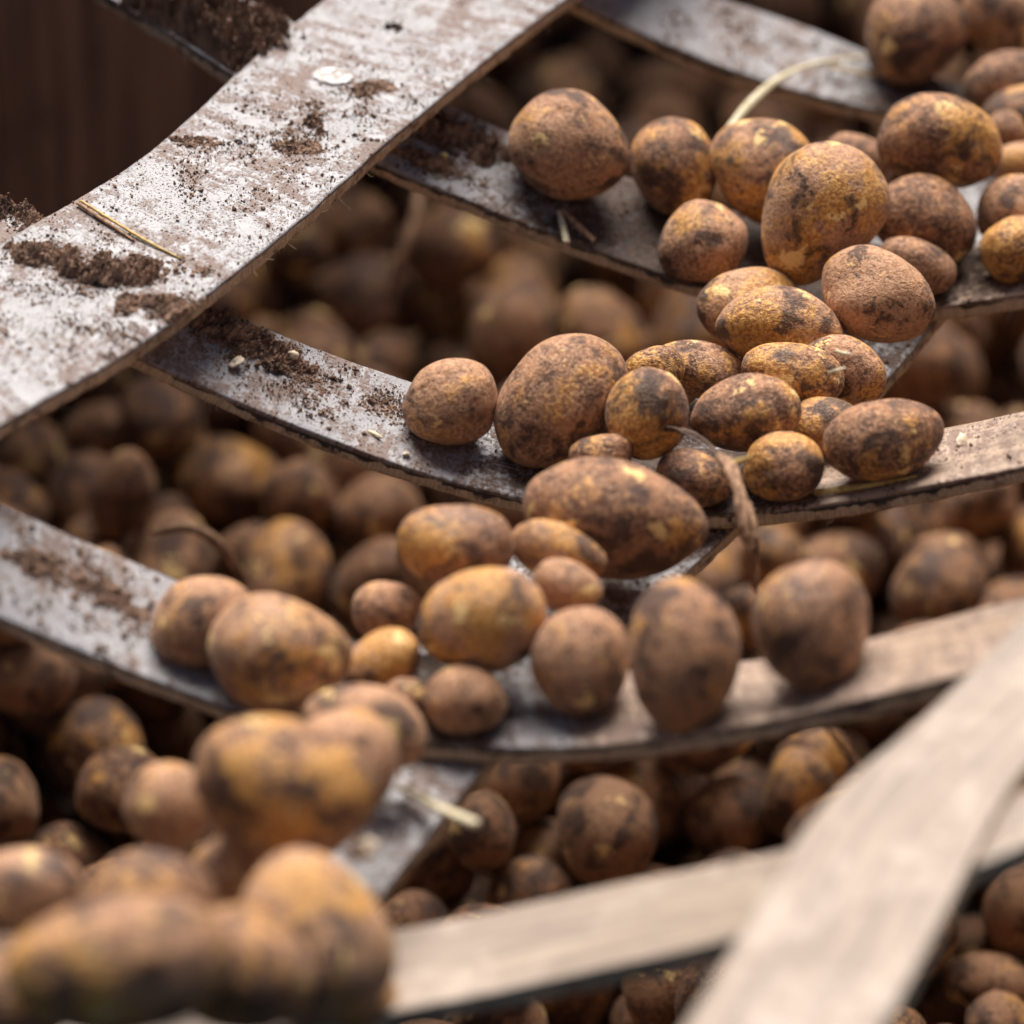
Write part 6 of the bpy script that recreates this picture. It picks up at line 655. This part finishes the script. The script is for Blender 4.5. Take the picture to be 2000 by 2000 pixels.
STRAW = [('straw', 'long bent pale straw hanging in front of the topmost strip', 'straw', [(0.2158, 0.474, 0.0184),
 (0.1826, 0.4447, 0.0298),
 (0.1583, 0.416, 0.0347),
 (0.1388, 0.3813, 0.0364),
 (0.1217, 0.3442, 0.0343)], [0.0008, 0.0013, 0.0022, 0.0028, 0.002], 'M_STRAW', {'flat': 0.45}),
 ('straw', 'thin side blade of straw beside the potato in the upper right', 'straw', [(0.1828, 0.4473, 0.0277),
 (0.2015, 0.4502, 0.0214),
 (0.2251, 0.4567, 0.0138)], [0.0008, 0.001, 0.0006], 'M_STRAWY', {'flat': 0.5}),
 ('straw', 'short split pale straw stub below the large oval potato', 'straw', [(0.0265, 0.2565, 0.0351),
 (0.0284, 0.2455, 0.0322),
 (0.0306, 0.2328, 0.0283)], [0.0012, 0.0022, 0.0021], 'M_STRAW', {'flat': 0.6}),
 ('straw', 'tan straw stub pointing right below the large oval potato', 'straw', [(0.0282, 0.2571, 0.0362),
 (0.0368, 0.2468, 0.0314),
 (0.0459, 0.2392, 0.0259)], [0.0012, 0.0024, 0.0014], 'M_STEM', {'flat': 0.6}),
 ('straw', 'thin yellowish straw lying across the broad strip', 'straw', [(-0.2293, 0.1288, 0.1138),
 (-0.2127, 0.1122, 0.112),
 (-0.1927, 0.0937, 0.1095),
 (-0.1731, 0.0793, 0.1066)], [0.0007, 0.0009, 0.0009, 0.0005], 'M_STRAWY', {}),
 ('straw', 'thin brown straw beside the yellowish one on the broad strip', 'straw', [(-0.2314, 0.1274, 0.1133),
 (-0.2154, 0.1109, 0.1115),
 (-0.199, 0.0941, 0.1092)], [0.0009, 0.0011, 0.0006], 'M_STEM', {}),
 ('straw', 'yellow straw on the strip at right in front of the small round potato', 'straw', [(0.1575, -0.0003, 0.0123),
 (0.1707, -0.0009, 0.0146),
 (0.1917, -0.0025, 0.0194),
 (0.2103, -0.0013, 0.0231)], [0.0016, 0.0022, 0.0013, 0.0006], 'M_STRAWY', {'flat': 0.6}),
 ('straw', 'bright white straw end sticking out over the strip edge at bottom', 'straw', [(-0.0557, -0.2363, -0.0044),
 (-0.0418, -0.2516, -0.0023),
 (-0.0291, -0.2791, 0.0109),
 (-0.0164, -0.294, 0.0154)], [0.0016, 0.0022, 0.0028, 0.0026], 'M_STRAW', {'flat': 0.8}),
 ('root', 'dark twisted root between the potatoes in the middle', 'root', [(0.0773, 0.0151, 0.0417),
 (0.0875, 0.0018, 0.0487),
 (0.0996, -0.0143, 0.0514),
 (0.1069, -0.0316, 0.0524),
 (0.115, -0.0382, 0.0513)], [0.0012, 0.0024, 0.0018, 0.002, 0.0012], 'M_ROOT', {'count': 5, 'seed': 2}),
 ('dried_stem', 'wrinkled dried stem hanging over the strip edge right of the largest potato', 'stem', [(0.1061, -0.0304, 0.0541),
 (0.1125, -0.0481, 0.0545),
 (0.117, -0.0692, 0.0496),
 (0.1199, -0.0825, 0.0382),
 (0.1222, -0.0861, 0.0235),
 (0.1234, -0.0897, 0.0088)], [0.0022, 0.0038, 0.0046, 0.0042, 0.0032, 0.0012], 'M_STEM', {'count': 8, 'seed': 3}),
 ('dried_stem', 'thin yellowish stem tip beside the small round potato', 'stem', [(0.1098, -0.0368, 0.0535),
 (0.1148, -0.0406, 0.0568),
 (0.1211, -0.0435, 0.0615)], [0.0012, 0.0016, 0.0008], 'M_STRAWY', {}),
 ('dried_stem', 'blurred pinkish stem arching over the heap in the left gap', 'stem', [(-0.2111, 0.2704, -0.19),
 (-0.1891, 0.2606, -0.18),
 (-0.1712, 0.2567, -0.19),
 (-0.1573, 0.261, -0.22)], [0.002, 0.0034, 0.0036, 0.002], 'M_STEM', {}),
 ('dried_stem', 'blurred upright stem in the gap between the sharp cross strips', 'stem', [(-0.0603, 0.6358, -0.16),
 (-0.062, 0.6132, -0.17),
 (-0.0709, 0.5952, -0.19),
 (-0.0827, 0.5877, -0.22)], [0.0025, 0.0035, 0.0035, 0.002], 'M_STEM', {}),
 ('twig', 'thin reddish twig hanging below the strip at lower right', 'twig', [(0.1526, -0.224, 0.0223),
 (0.1594, -0.2123, 0.0036),
 (0.1662, -0.1996, -0.0135),
 (0.1747, -0.1877, -0.032)], [0.001, 0.0016, 0.002, 0.0015], 'M_STEM', {}),
 ('straw', 'tiny white straw flake on the potato left of the strip edge', 'straw', [(0.1688, 0.0418, 0.0735),
 (0.1727, 0.0366, 0.0747),
 (0.1765, 0.0363, 0.0743)], [0.0006, 0.0011, 0.0006], 'M_STRAW', {}),
 ('straw', 'tiny pale straw between the two potatoes right of centre', 'straw', [(0.1641, 0.0226, 0.0715),
 (0.1675, 0.0189, 0.075),
 (0.1728, 0.0197, 0.0763)], [0.0005, 0.0009, 0.0005], 'M_STRAW', {})]
CHIPS = [((0.2365, 0.0297, 0.0249), (0.0042, 0.003, 0.002), 'M_CHIP', 'pale wood chip on the strip at the right edge', 1), ((-0.0719, 0.0374, 0.0246), (0.004, 0.0012, 0.0008), 'M_STRAW', 'pale splinter on the middle strip left of the round potato', 2), ((-0.0557, 0.0273, 0.0188), (0.002, 0.0016, 0.001), 'M_CHIP', 'small pale crumb below the round potato on the middle strip', 3), ((-0.1448, 0.0562, 0.0579), (0.0044, 0.003, 0.0016), 'M_CHIP', 'pinkish chip in the soil on the middle strip', 4), ((-0.1153, 0.0748, 0.0507), (0.003, 0.0026, 0.002), 'M_CHIP', 'tan chip at the right end of the soil bank', 5), ((-0.149, 0.2047, 0.1097), (0.0028, 0.002, 0.0008), 'M_WHITE', 'white fleck in the middle of the broad strip', 6), ((-0.19, 0.0696, 0.1079), (0.003, 0.0014, 0.0008), 'M_CHIP', 'pale sliver in the soil on the broad strip', 7), ((-0.0385, 0.2686, 0.0636), (0.002, 0.002, 0.0016), 'M_STRAWY', 'yellow crumb in the soil bank on the upper strip', 8), ((-0.0682, -0.3367, 0.0324), (0.0045, 0.006, 0.0045), 'M_CHIP', 'small pale pebble on the strip behind the front potatoes', 9)]

# ------------------------------------------------------------------ wooden box: seen left wall, other walls added unseen to shade the heap
def box_wall(P, ang, s_lo, s_hi, z_top, label, seed):
    """upright boards standing side by side along a line through P"""
    d = np.array((math.cos(ang), math.sin(ang))); nm = np.array((-d[1], d[0])); g = np.random.default_rng(seed)
    wall = empty('box_wall', (P[0], P[1], -.47)); tag(wall, label, 'wall', 'walls of the potato box'); s0 = s_lo
    while s0 < s_hi:
        wdt = .105 + g.uniform(-.012, .012); e = g.uniform(0, .004); a = d * (s0 + .003) + nm * e; b = d * (s0 + wdt) + nm * e; th = nm * .022
        V = [(x, y, z) for z in (0, z_top + .47 + g.uniform(-.004, .004)) for x, y in (a, b, b + th, a + th)]
        mesh_obj('plank', V, [(0, 3, 2, 1), (4, 5, 6, 7), (0, 1, 5, 4), (1, 2, 6, 5), (2, 3, 7, 6), (3, 0, 4, 7)], M_WOOD, wall, smooth=False); s0 += wdt
A_DIR, B_DIR = math.radians(56.5), math.radians(-8)
box_wall((-.345, .62), A_DIR, -1.15, 1.0, .42, 'dark brown weathered wooden wall behind the strips in the upper left', 3)  # built taller than its visible part to keep sun off the heap
box_wall((.62, .10), A_DIR + math.pi, -1.35, .55, .40, 'unseen wooden box wall added beyond the right edge to shade the heap', 4)
box_wall((.30, 1.42), B_DIR, -.35, 1.0, .62, 'unseen wooden box wall added beyond the top edge to shade the heap', 5)
box_wall((.0, -.36), B_DIR + math.pi, -.36, .95, -.085, 'unseen wooden box wall added below the bottom edge to shade the heap', 6)

# ------------------------------------------------------------------ the lattice of belt strips
COVER, CORE = .0026, .0076
FRAME = {}
def build_belt(key, label, mat, core_mat, hairs):
    L0, R0 = BELT[key]; n = 170; L = spline(L0, n); R = spline(R0, n); m = (L + R) / 2
    t = unit(np.gradient(m, axis=0)); ac = unit(L - R); nr = unit(np.cross(t, ac)); nr *= np.sign(nr[:, 2:3])
    s = np.r_[0, np.cumsum(np.linalg.norm(np.diff(m, axis=0), axis=1))]; w = np.linalg.norm(L - R, axis=1)
    root = empty('belt_strip', m[n // 2]); tag(root, label, 'belt strip', 'belt strips of the lattice'); org = m[n // 2]
    off = sum(map(ord, key)) * .37
    g = np.random.default_rng(sum(map(ord, key)))
    # slightly uneven surface and cut edges
    def wob(seed, amp, f): return amp * np.array([mn.noise((x * f, seed * 3.7, 0)) for x in s])
    eL, eR = wob(off + 1, .0007, 30) + wob(off + 5, .0005, 180), wob(off + 2, .0007, 30) + wob(off + 6, .0005, 180)
    cross = [1, .994, .97, .8, .55, .3, 0, -.3, -.55, -.8, -.97, -.994, 1 - 2]; drop = [.0009, .0003] + [0] * 9 + [.0003, .0009]
    V, U, D, WN = [], [], [], []
    worn = WORN[key]
    for i in range(n):
        for c, dz in zip(cross, drop):
            e = eL[i] if c > 0 else -eR[i]; pos = m[i] + ac[i] * (c * w[i] / 2 + abs(c) * e) + nr[i] * (-dz + .0012 * mn.noise((s[i] * 14, c * 1.2, off)))
            V.append(pos); U.append((s[i] + off, c * w[i] / 2)); x = (s[i] / s[-1] - worn[0]) / .12; WN.append(worn[1] * min(1., max(0., x)))
            D.append(float(DIRT[key][0] + DIRT[key][1] * math.exp(-((s[i] / s[-1] - DIRT[key][2]) / DIRT[key][3]) ** 2)))
    nc = len(cross); top = len(V)
    for i in range(n):                                   # underside of the cover
        for c in (1, -1):
            e = eL[i] if c > 0 else -eR[i]
            V.append(m[i] + ac[i] * (c * w[i] / 2 + e) - nr[i] * COVER); U.append((s[i] + off, c * w[i] / 2)); D.append(.2); WN.append(0.)
    F = [(i * nc + j, i * nc + j + 1, (i + 1) * nc + j + 1, (i + 1) * nc + j) for i in range(n - 1) for j in range(nc - 1)]
    for i in range(n - 1):
        a, b = top + 2 * i, top + 2 * i + 2
        F += [(i * nc, (i + 1) * nc, b, a), (i * nc + nc - 1, a + 1, b + 1, (i + 1) * nc + nc - 1), (a, b, b + 1, a + 1)]
    F += [tuple(range(nc)) + (top + 1, top), tuple((n - 1) * nc + j for j in range(nc))[::-1] + (top + 2 * n - 2, top + 2 * n - 1)]
    mesh_obj('top_cover', np.array(V) - org, F, mat, root, uvs=U, attr={'dirt': D, 'worn': WN})
    # fibre core, ragged
    V, U = [], []; hs = [0, .18, .4, .62, .82, 1.0]
    for i in range(n):
        for c in (1, -1):
            for h in hs:
                e = (eL[i] if c > 0 else -eR[i]); rag = g.normal() * .00035 - .0003 - (.0008 if h == 0 else 0)
                V.append(m[i] + ac[i] * (c * (w[i] / 2 + rag) + e) - nr[i] * (COVER + CORE * (1 - h) - (.0002 if h == 1 else g.normal() * .0002 + .0005 * mn.noise((s[i] * 60, h, off))))); U.append((s[i] + off, h * .01))
    k = 2 * len(hs); q = len(hs)
    F = []
    for i in range(n - 1):
        for j in range(q - 1):
            F += [(i * k + j, (i + 1) * k + j, (i + 1) * k + j + 1, i * k + j + 1), (i * k + q + j, i * k + q + j + 1, (i + 1) * k + q + j + 1, (i + 1) * k + q + j)]
        F += [(i * k, i * k + q, (i + 1) * k + q, (i + 1) * k), (i * k + q - 1, (i + 1) * k + q - 1, (i + 1) * k + 2 * q - 1, i * k + 2 * q - 1)]
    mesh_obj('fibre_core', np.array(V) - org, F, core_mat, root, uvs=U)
    FRAME[key] = dict(m=m, t=t, ac=ac, nr=nr, s=s, w=w, root=root, org=org, eR=eR)
    if hairs:
        V, F = [], []
        for h in range(hairs):
            i = g.integers(4, n - 4); i = int(i); f = g.random(); p = m[i] * (1 - f) + m[i + 1] * f - ac[i] * (w[i] / 2 + eR[i] - .0002) - nr[i] * (COVER + CORE * g.uniform(.3, 1.02))
            ln = min(.012, g.exponential(.0016) + .0008); d = unit(-ac[i] * g.uniform(.2, 1) - nr[i] * g.uniform(.1, 1.2) + t[i] * g.normal() * .5); r = g.uniform(.00010, .00022)
            cv = g.normal(size=3) * ln * .35; sd = unit(np.cross(d, (.3, .2, .9))); b0 = len(V)
            for q in range(4):
                x = q / 3; c = p + d * ln * x + cv * x * x; rr = r * (1 - .7 * x)
                V += [c + sd * rr, c - sd * rr * .5 + nr[i] * rr, c - sd * rr * .5 - nr[i] * rr]
            for q in range(3):
                for z in range(3): F.append((b0 + q * 3 + z, b0 + q * 3 + (z + 1) % 3, b0 + q * 3 + 3 + (z + 1) % 3, b0 + q * 3 + 3 + z))
        o = mesh_obj('frayed_fibres', np.array(V) - org, F, M_FIB, root); o['kind'] = 'stuff'
    return root
WORN = {'A1': (2, 0), 'A2': (2, 0), 'A3': (-1, 1), 'B0': (2, 0), 'B1': (.70, .9), 'B2': (.64, 1), 'B3': (.50, .85), 'B4': (-1, 1)}
DIRT = {'A1': (.04, .0, .5, .2), 'A2': (.40, .15, .6, .2), 'A3': (-.3, 0, .5, .2), 'B0': (.16, .55, .64, .16), 'B1': (.15, .7, .66, .22), 'B2': (.08, .75, .62, .13), 'B3': (.03, .65, .44, .12), 'B4': (-.3, .2, .3, .1)}
LB = {
 'A1': ('broad grey soil-strewn strip crossing the upper left with a white bolt head', M_BELT, M_CORE_TAN, 420),
 'A2': ('dirty strip running diagonally under the row of potatoes', M_BELT, M_CORE_TAN, 260),
 'A3': ('clean beige strip out of focus in the lower right corner', M_BEIGE, M_CORE_TAN, 0),
 'B0': ('grey cross strip along the top edge with a bent straw in front', M_BELT, M_CORE, 0),
 'B1': ('grey cross strip in the upper half carrying the large oval potato at its left', M_BELT, M_CORE, 260),
 'B2': ('grey speckled cross strip through the middle with a dark rubber edge', M_BELT, M_CORE, 320),
 'B3': ('grey blotchy cross strip entering at the left below the middle', M_BELT, M_CORE, 0),
 'B4': ('pale beige cross strip blurred along the bottom edge', M_BEIGE, M_CORE_TAN, 0)}
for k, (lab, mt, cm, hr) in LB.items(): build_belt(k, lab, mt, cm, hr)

def on_belt(key, i_f, c, h=0.):
    """point on a strip: i_f 0..1 along, c -1..1 across, h above the surface"""
    f = FRAME[key]; x = i_f * (len(f['m']) - 1); i = int(min(max(x, 0), len(f['m']) - 2)); a = x - i
    L = lambda k: f[k][i] * (1 - a) + f[k][i + 1] * a
    return L('m') + L('ac') * c * L('w') / 2 + L('nr') * h, L('t'), L('ac'), L('nr')

# white bolt heads joining the strips
def bolt(key, pos, ang):
    f = FRAME[key]; i = int(np.argmin(np.linalg.norm(f['m'] - pos, axis=1))); nr, t = f['nr'][i], f['t'][i]; a = unit(t * math.cos(ang) + np.cross(nr, t) * math.sin(ang)); b = np.cross(nr, a)
    prof = [(0, .0010), (.005, .0010), (.0075, .0008), (.0088, .0005), (.0094, 0), (.0094, -.0012)]; k = 28; V = []; F = []
    for r, h in prof:
        for j in range(k):
            w = 2 * math.pi * j / k; y = r * math.sin(w); x = 1.25 * r * math.cos(w); hh = h - (.0012 if abs(y) < .0011 and abs(x) < .0075 else 0)
            V.append(np.array(pos) + a * x + b * y + nr * hh)
    F = [(p * k + j, (p + 1) * k + j, (p + 1) * k + (j + 1) % k, p * k + (j + 1) % k) for p in range(len(prof) - 1) for j in range(k)]
    o = mesh_obj('bolt_head', np.array(V) - f['org'], F, M_WHITE, f['root']); o['label'] = 'white slotted bolt head'
bolt('A1', BOLT, -1.2)

# ------------------------------------------------------------------ potatoes lying on the lattice
NV5, F5 = ico(5); NV4, F4 = ico(4); NV3, F3 = ico(3); NV2, F2 = ico(2)
for i, (lab, mi, loc, qt, rad, hi) in enumerate(HERO):
    nv, f = (NV5, F5) if hi else (NV4, F4)
    o = mesh_obj('potato', potato_verts(nv, 300 + i, rad, .8 if hi else .55), f, M_POT[mi])
    o.location = loc; o.rotation_mode = 'QUATERNION'; o.rotation_quaternion = qt
    tag(o, lab, 'potato', 'potatoes lying on the belt lattice')

# ------------------------------------------------------------------ potatoes in the box below
PM = []
for i in range(NVAR):
    me = bpy.data.meshes.new('potato'); me.from_pydata((potato_verts(NV3, 100 + i, variant_rad(i)) * .026).tolist(), [], F3)
    me.polygons.foreach_set('use_smooth', [True] * len(me.polygons)); me.materials.append(M_MUD_SHADE[i % 2]); PM.append(me)
low = [potato_verts(NV2, 100 + i, variant_rad(i)) for i in range(NVAR)]
HV, HF = [], []
def to_heap(v, sc, loc, q):
    Rm = np.array(Quaternion(q).to_matrix()); b = sum(len(x) for x in HV)
    HV.append((low[v] * sc) @ Rm.T + np.array(loc)); HF.extend([(a + b, c + b, d + b) for a, c, d in F2])
for row in PILE:
    v, sc, x, y, z, qw, qx, qy, qz, cell = row; v = int(v); cell = int(cell)
    if cell >= 0:
        o = link(bpy.data.objects.new('potato', PM[v])); o.location = (x, y, z); o.rotation_mode = 'QUATERNION'; o.rotation_quaternion = (qw, qx, qy, qz)
        k = sc / .026; o.scale = (k, k, k); tag(o, PILE_LABEL[cell][1], 'potato', 'heap potatoes in the ' + CELL[PILE_LABEL[cell][0]])
    else: to_heap(v, sc, (x, y, z), (qw, qx, qy, qz))
    to_heap(v, sc, (x + .031, y + .024, z - .078), (qx, qw, qz, -qy))
heap = mesh_obj('potato_heap', np.concatenate(HV), HF, M_MUD_SHADE[0])
tag(heap, 'deeper layers of the potato heap in the dark below the strips', 'potato heap', kind='stuff')
gx, gy = np.meshgrid(np.linspace(-.9, 1.0, 60), np.linspace(-.6, 1.8, 70)); gz = np.array([[-.455 + .012 * mn.noise((a * 9, b * 9, 0)) for a, b in zip(r, q)] for r, q in zip(gx, gy)])
gv = np.c_[gx.ravel(), gy.ravel(), gz.ravel()]; gf = [(r * 60 + c, r * 60 + c + 1, r * 60 + 61 + c, r * 60 + 60 + c) for r in range(69) for c in range(59)]
gr = mesh_obj('ground', gv, gf, M_SOILD); gr['kind'] = 'structure'; gr['label'] = 'dark soil at the bottom of the box'

# ------------------------------------------------------------------ soil: clods, crumbs
octa = np.array([(1, 0, 0), (-1, 0, 0), (0, 1, 0), (0, -1, 0), (0, 0, 1), (0, 0, -1)], float); octf = [(0, 2, 4), (2, 1, 4), (1, 3, 4), (3, 0, 4), (2, 0, 5), (1, 2, 5), (3, 1, 5), (0, 3, 5)]
def clod(key, fi, c, la, lw, hgt, label, mat=M_SOIL, seed=1, rot=0., ragged=1., bits=None):
    """lump of soil lying on a strip: broken noisy mound plus loose grains, la/lw half sizes along and across"""
    p0, t, a, nr0 = on_belt(key, fi, c); ca, sa = math.cos(rot), math.sin(rot); ax = t * ca + a * sa; ay = -t * sa + a * ca
    f = FRAME[key]; g = np.random.default_rng(seed + 70); na = int(min(130, max(26, la * 2 / .0009))); nw = int(min(100, max(20, lw * 2 / .0009)))
    X, Y = np.meshgrid(np.linspace(-1, 1, na), np.linspace(-1, 1, nw), indexing='ij')
    def place(x, y):
        P = p0 + np.outer(x, ax) * la + np.outer(y, ay) * lw
        k = ((P[:, None, :] - f['m'][None]) ** 2).sum(2).argmin(1); d = P - f['m'][k]; nr = f['nr'][k]; ac = f['ac'][k]
        cc = (d * ac).sum(1); lim = f['w'][k] / 2 - .0012; over = np.abs(cc) > lim
        P = P - nr * (d * nr).sum(1)[:, None] + ac * (np.clip(cc, -lim, lim) - cc)[:, None]
        return P, nr, over
    def height(P, x, y):
        q = P * 1000; r = np.sqrt(x * x + y * y); out = np.empty(len(P))
        for i in range(len(P)):
            p = Vector((q[i][0], q[i][1] + q[i][2] * .6, seed * 5.))
            out[i] = .52 * mn.noise(p * .085) * ragged + .46 * mn.noise(p * .26) + .34 * mn.noise(p * .7) + .2 * mn.noise(p * 1.7)
        return hgt * ((1 - r ** 1.6) * .70 + 1.15 * out - .10)
    x, y = X.ravel(), Y.ravel(); P, nr, over = place(x, y); h = height(P, x, y)
    V = P + nr * np.where(over, np.minimum(h, .0004), np.maximum(h, -.0012))[:, None]
    keep = h > -.0011
    F = [q for i in range(na - 1) for j in range(nw - 1) for q in [(i * nw + j, (i + 1) * nw + j, (i + 1) * nw + j + 1, i * nw + j + 1)] if any(keep[z] for z in q)]
    V = V.tolist(); bits = bits if bits is not None else int(40 + la * lw * 1.4e6)
    bx_, by_ = g.normal(0, .52, bits), g.normal(0, .52, bits); P, nr, over = place(bx_, by_); h = np.maximum(height(P, bx_, by_), 0)
    for i in range(bits):
        if over[i]: continue
        r = .0005 * min(4, g.lognormal(0, .5)); Rr = np.linalg.qr(g.normal(size=(3, 3)))[0]; b = len(V)
        V.extend(((octa * g.uniform(.55, 1.25, (6, 1)) * r) @ Rr.T + P[i] + nr[i] * (h[i] + r * .3)).tolist()); F += [(u + b, v + b, w + b) for u, v, w in octf]
    used = sorted({z for q in F for z in q}); mp = {z: i for i, z in enumerate(used)}
    o = mesh_obj('soil_clod', np.array(V)[used] - p0, [tuple(mp[z] for z in q) for q in F], mat, smooth=False); o.location = p0
    tag(o, label, 'soil'); return o
for a in CLODS: clod(*a[0], **a[1])

def crumbs(key, count, size, clusters, label, bg=.35, mat=M_SOIL, seed=0):
    g = np.random.default_rng(seed + 40); V, F = [], []; made = 0; tries = 0
    while made < count and tries < count * 30:
        tries += 1
        if clusters and g.random() > bg:
            cf, cc, sf, sc_ = clusters[g.integers(len(clusters))]; fi = g.normal(cf, sf); c = g.normal(cc, sc_)
        else:
            fi, c = g.uniform(.02, .98), g.uniform(-1, 1)
        if not (.01 < fi < .99 and abs(c) < .985): continue
        p, t, a, nr = on_belt(key, fi, c)
        if mn.noise(tuple(p * 55)) + .45 * mn.noise(tuple(p * 210)) < g.uniform(-.25, .35): continue
        r = size * min(4.5, g.lognormal(0, .55)); Rr = np.linalg.qr(g.normal(size=(3, 3)))[0]
        v = (octa * g.uniform(.55, 1.25, (6, 1)) * r) @ Rr.T + p + nr * r * .35
        b = len(V) ; V.extend(v); F.extend([(x + b, y + b, z + b) for x, y, z in octf]); made += 1
    o = mesh_obj('soil_crumbs', V, F, mat, smooth=False); tag(o, label, 'soil', kind='stuff')
for a in CRUMBS: crumbs(*a[0], **a[1])

# ------------------------------------------------------------------ straw, stems, chips
def strands(name, pts, radii, mat, count=6, seed=0, n=50):
    """a dried stem made of several shrivelled fibres wound round each other"""
    c = spline(pts, n); r = np.interp(np.linspace(0, 1, n), np.linspace(0, 1, len(radii)), radii); g = np.random.default_rng(seed)
    t = unit(np.gradient(c, axis=0)); a = unit(np.cross(t, (.31, -.52, .8))); b = np.cross(t, a); V, F = [], []; k = 7
    for q in range(count):
        ph = g.uniform(0, 6.28); tw = g.uniform(1.2, 3.0); rr = g.uniform(.45, .95); end = n if q < 2 else int(n * g.uniform(.6, 1.0)); th = g.uniform(.28, .46); b0 = len(V)
        for i in range(end):
            x = i / (n - 1); w = ph + tw * x * 3.1; p = c[i] + r[i] * rr * (a[i] * math.cos(w) + b[i] * math.sin(w) * .6) + g.normal(size=3) * .00012; f = th * r[i] * (1 - .55 * i / (end - 1)) * (1 + .18 * g.normal()) + .0002
            for j in range(k): V.append(p + f * (a[i] * math.cos(6.283 * j / k) + b[i] * math.sin(6.283 * j / k)))
        F += [(b0 + i * k + j, b0 + i * k + (j + 1) % k, b0 + (i + 1) * k + (j + 1) % k, b0 + (i + 1) * k + j) for i in range(end - 1) for j in range(k)]
    o0 = np.mean(V, axis=0); o = mesh_obj(name, np.array(V) - o0, F, mat); o.location = o0; return o
for name, label, cat, pts, radii, mat, kw in STRAW:
    o = strands(name, pts, radii, globals()[mat], **kw) if 'count' in kw else tube(name, pts, radii, globals()[mat], **kw); tag(o, label, cat)
def chip(pos, size, mat, label, seed):
    g = np.random.default_rng(seed); nv = NV2; r = 1 + .25 * np.cos(nv @ g.normal(size=3) * 2.5 + 1) + .1 * g.normal(size=len(nv))
    o = mesh_obj('chip', nv * r[:, None] * np.array(size), F2, mat); o.location = pos; o.rotation_euler = (g.uniform(-.3, .3), g.uniform(-.3, .3), g.uniform(0, 6)); tag(o, label, 'chip')
for c in CHIPS: chip(c[0], c[1], globals()[c[2]], c[3], c[4])
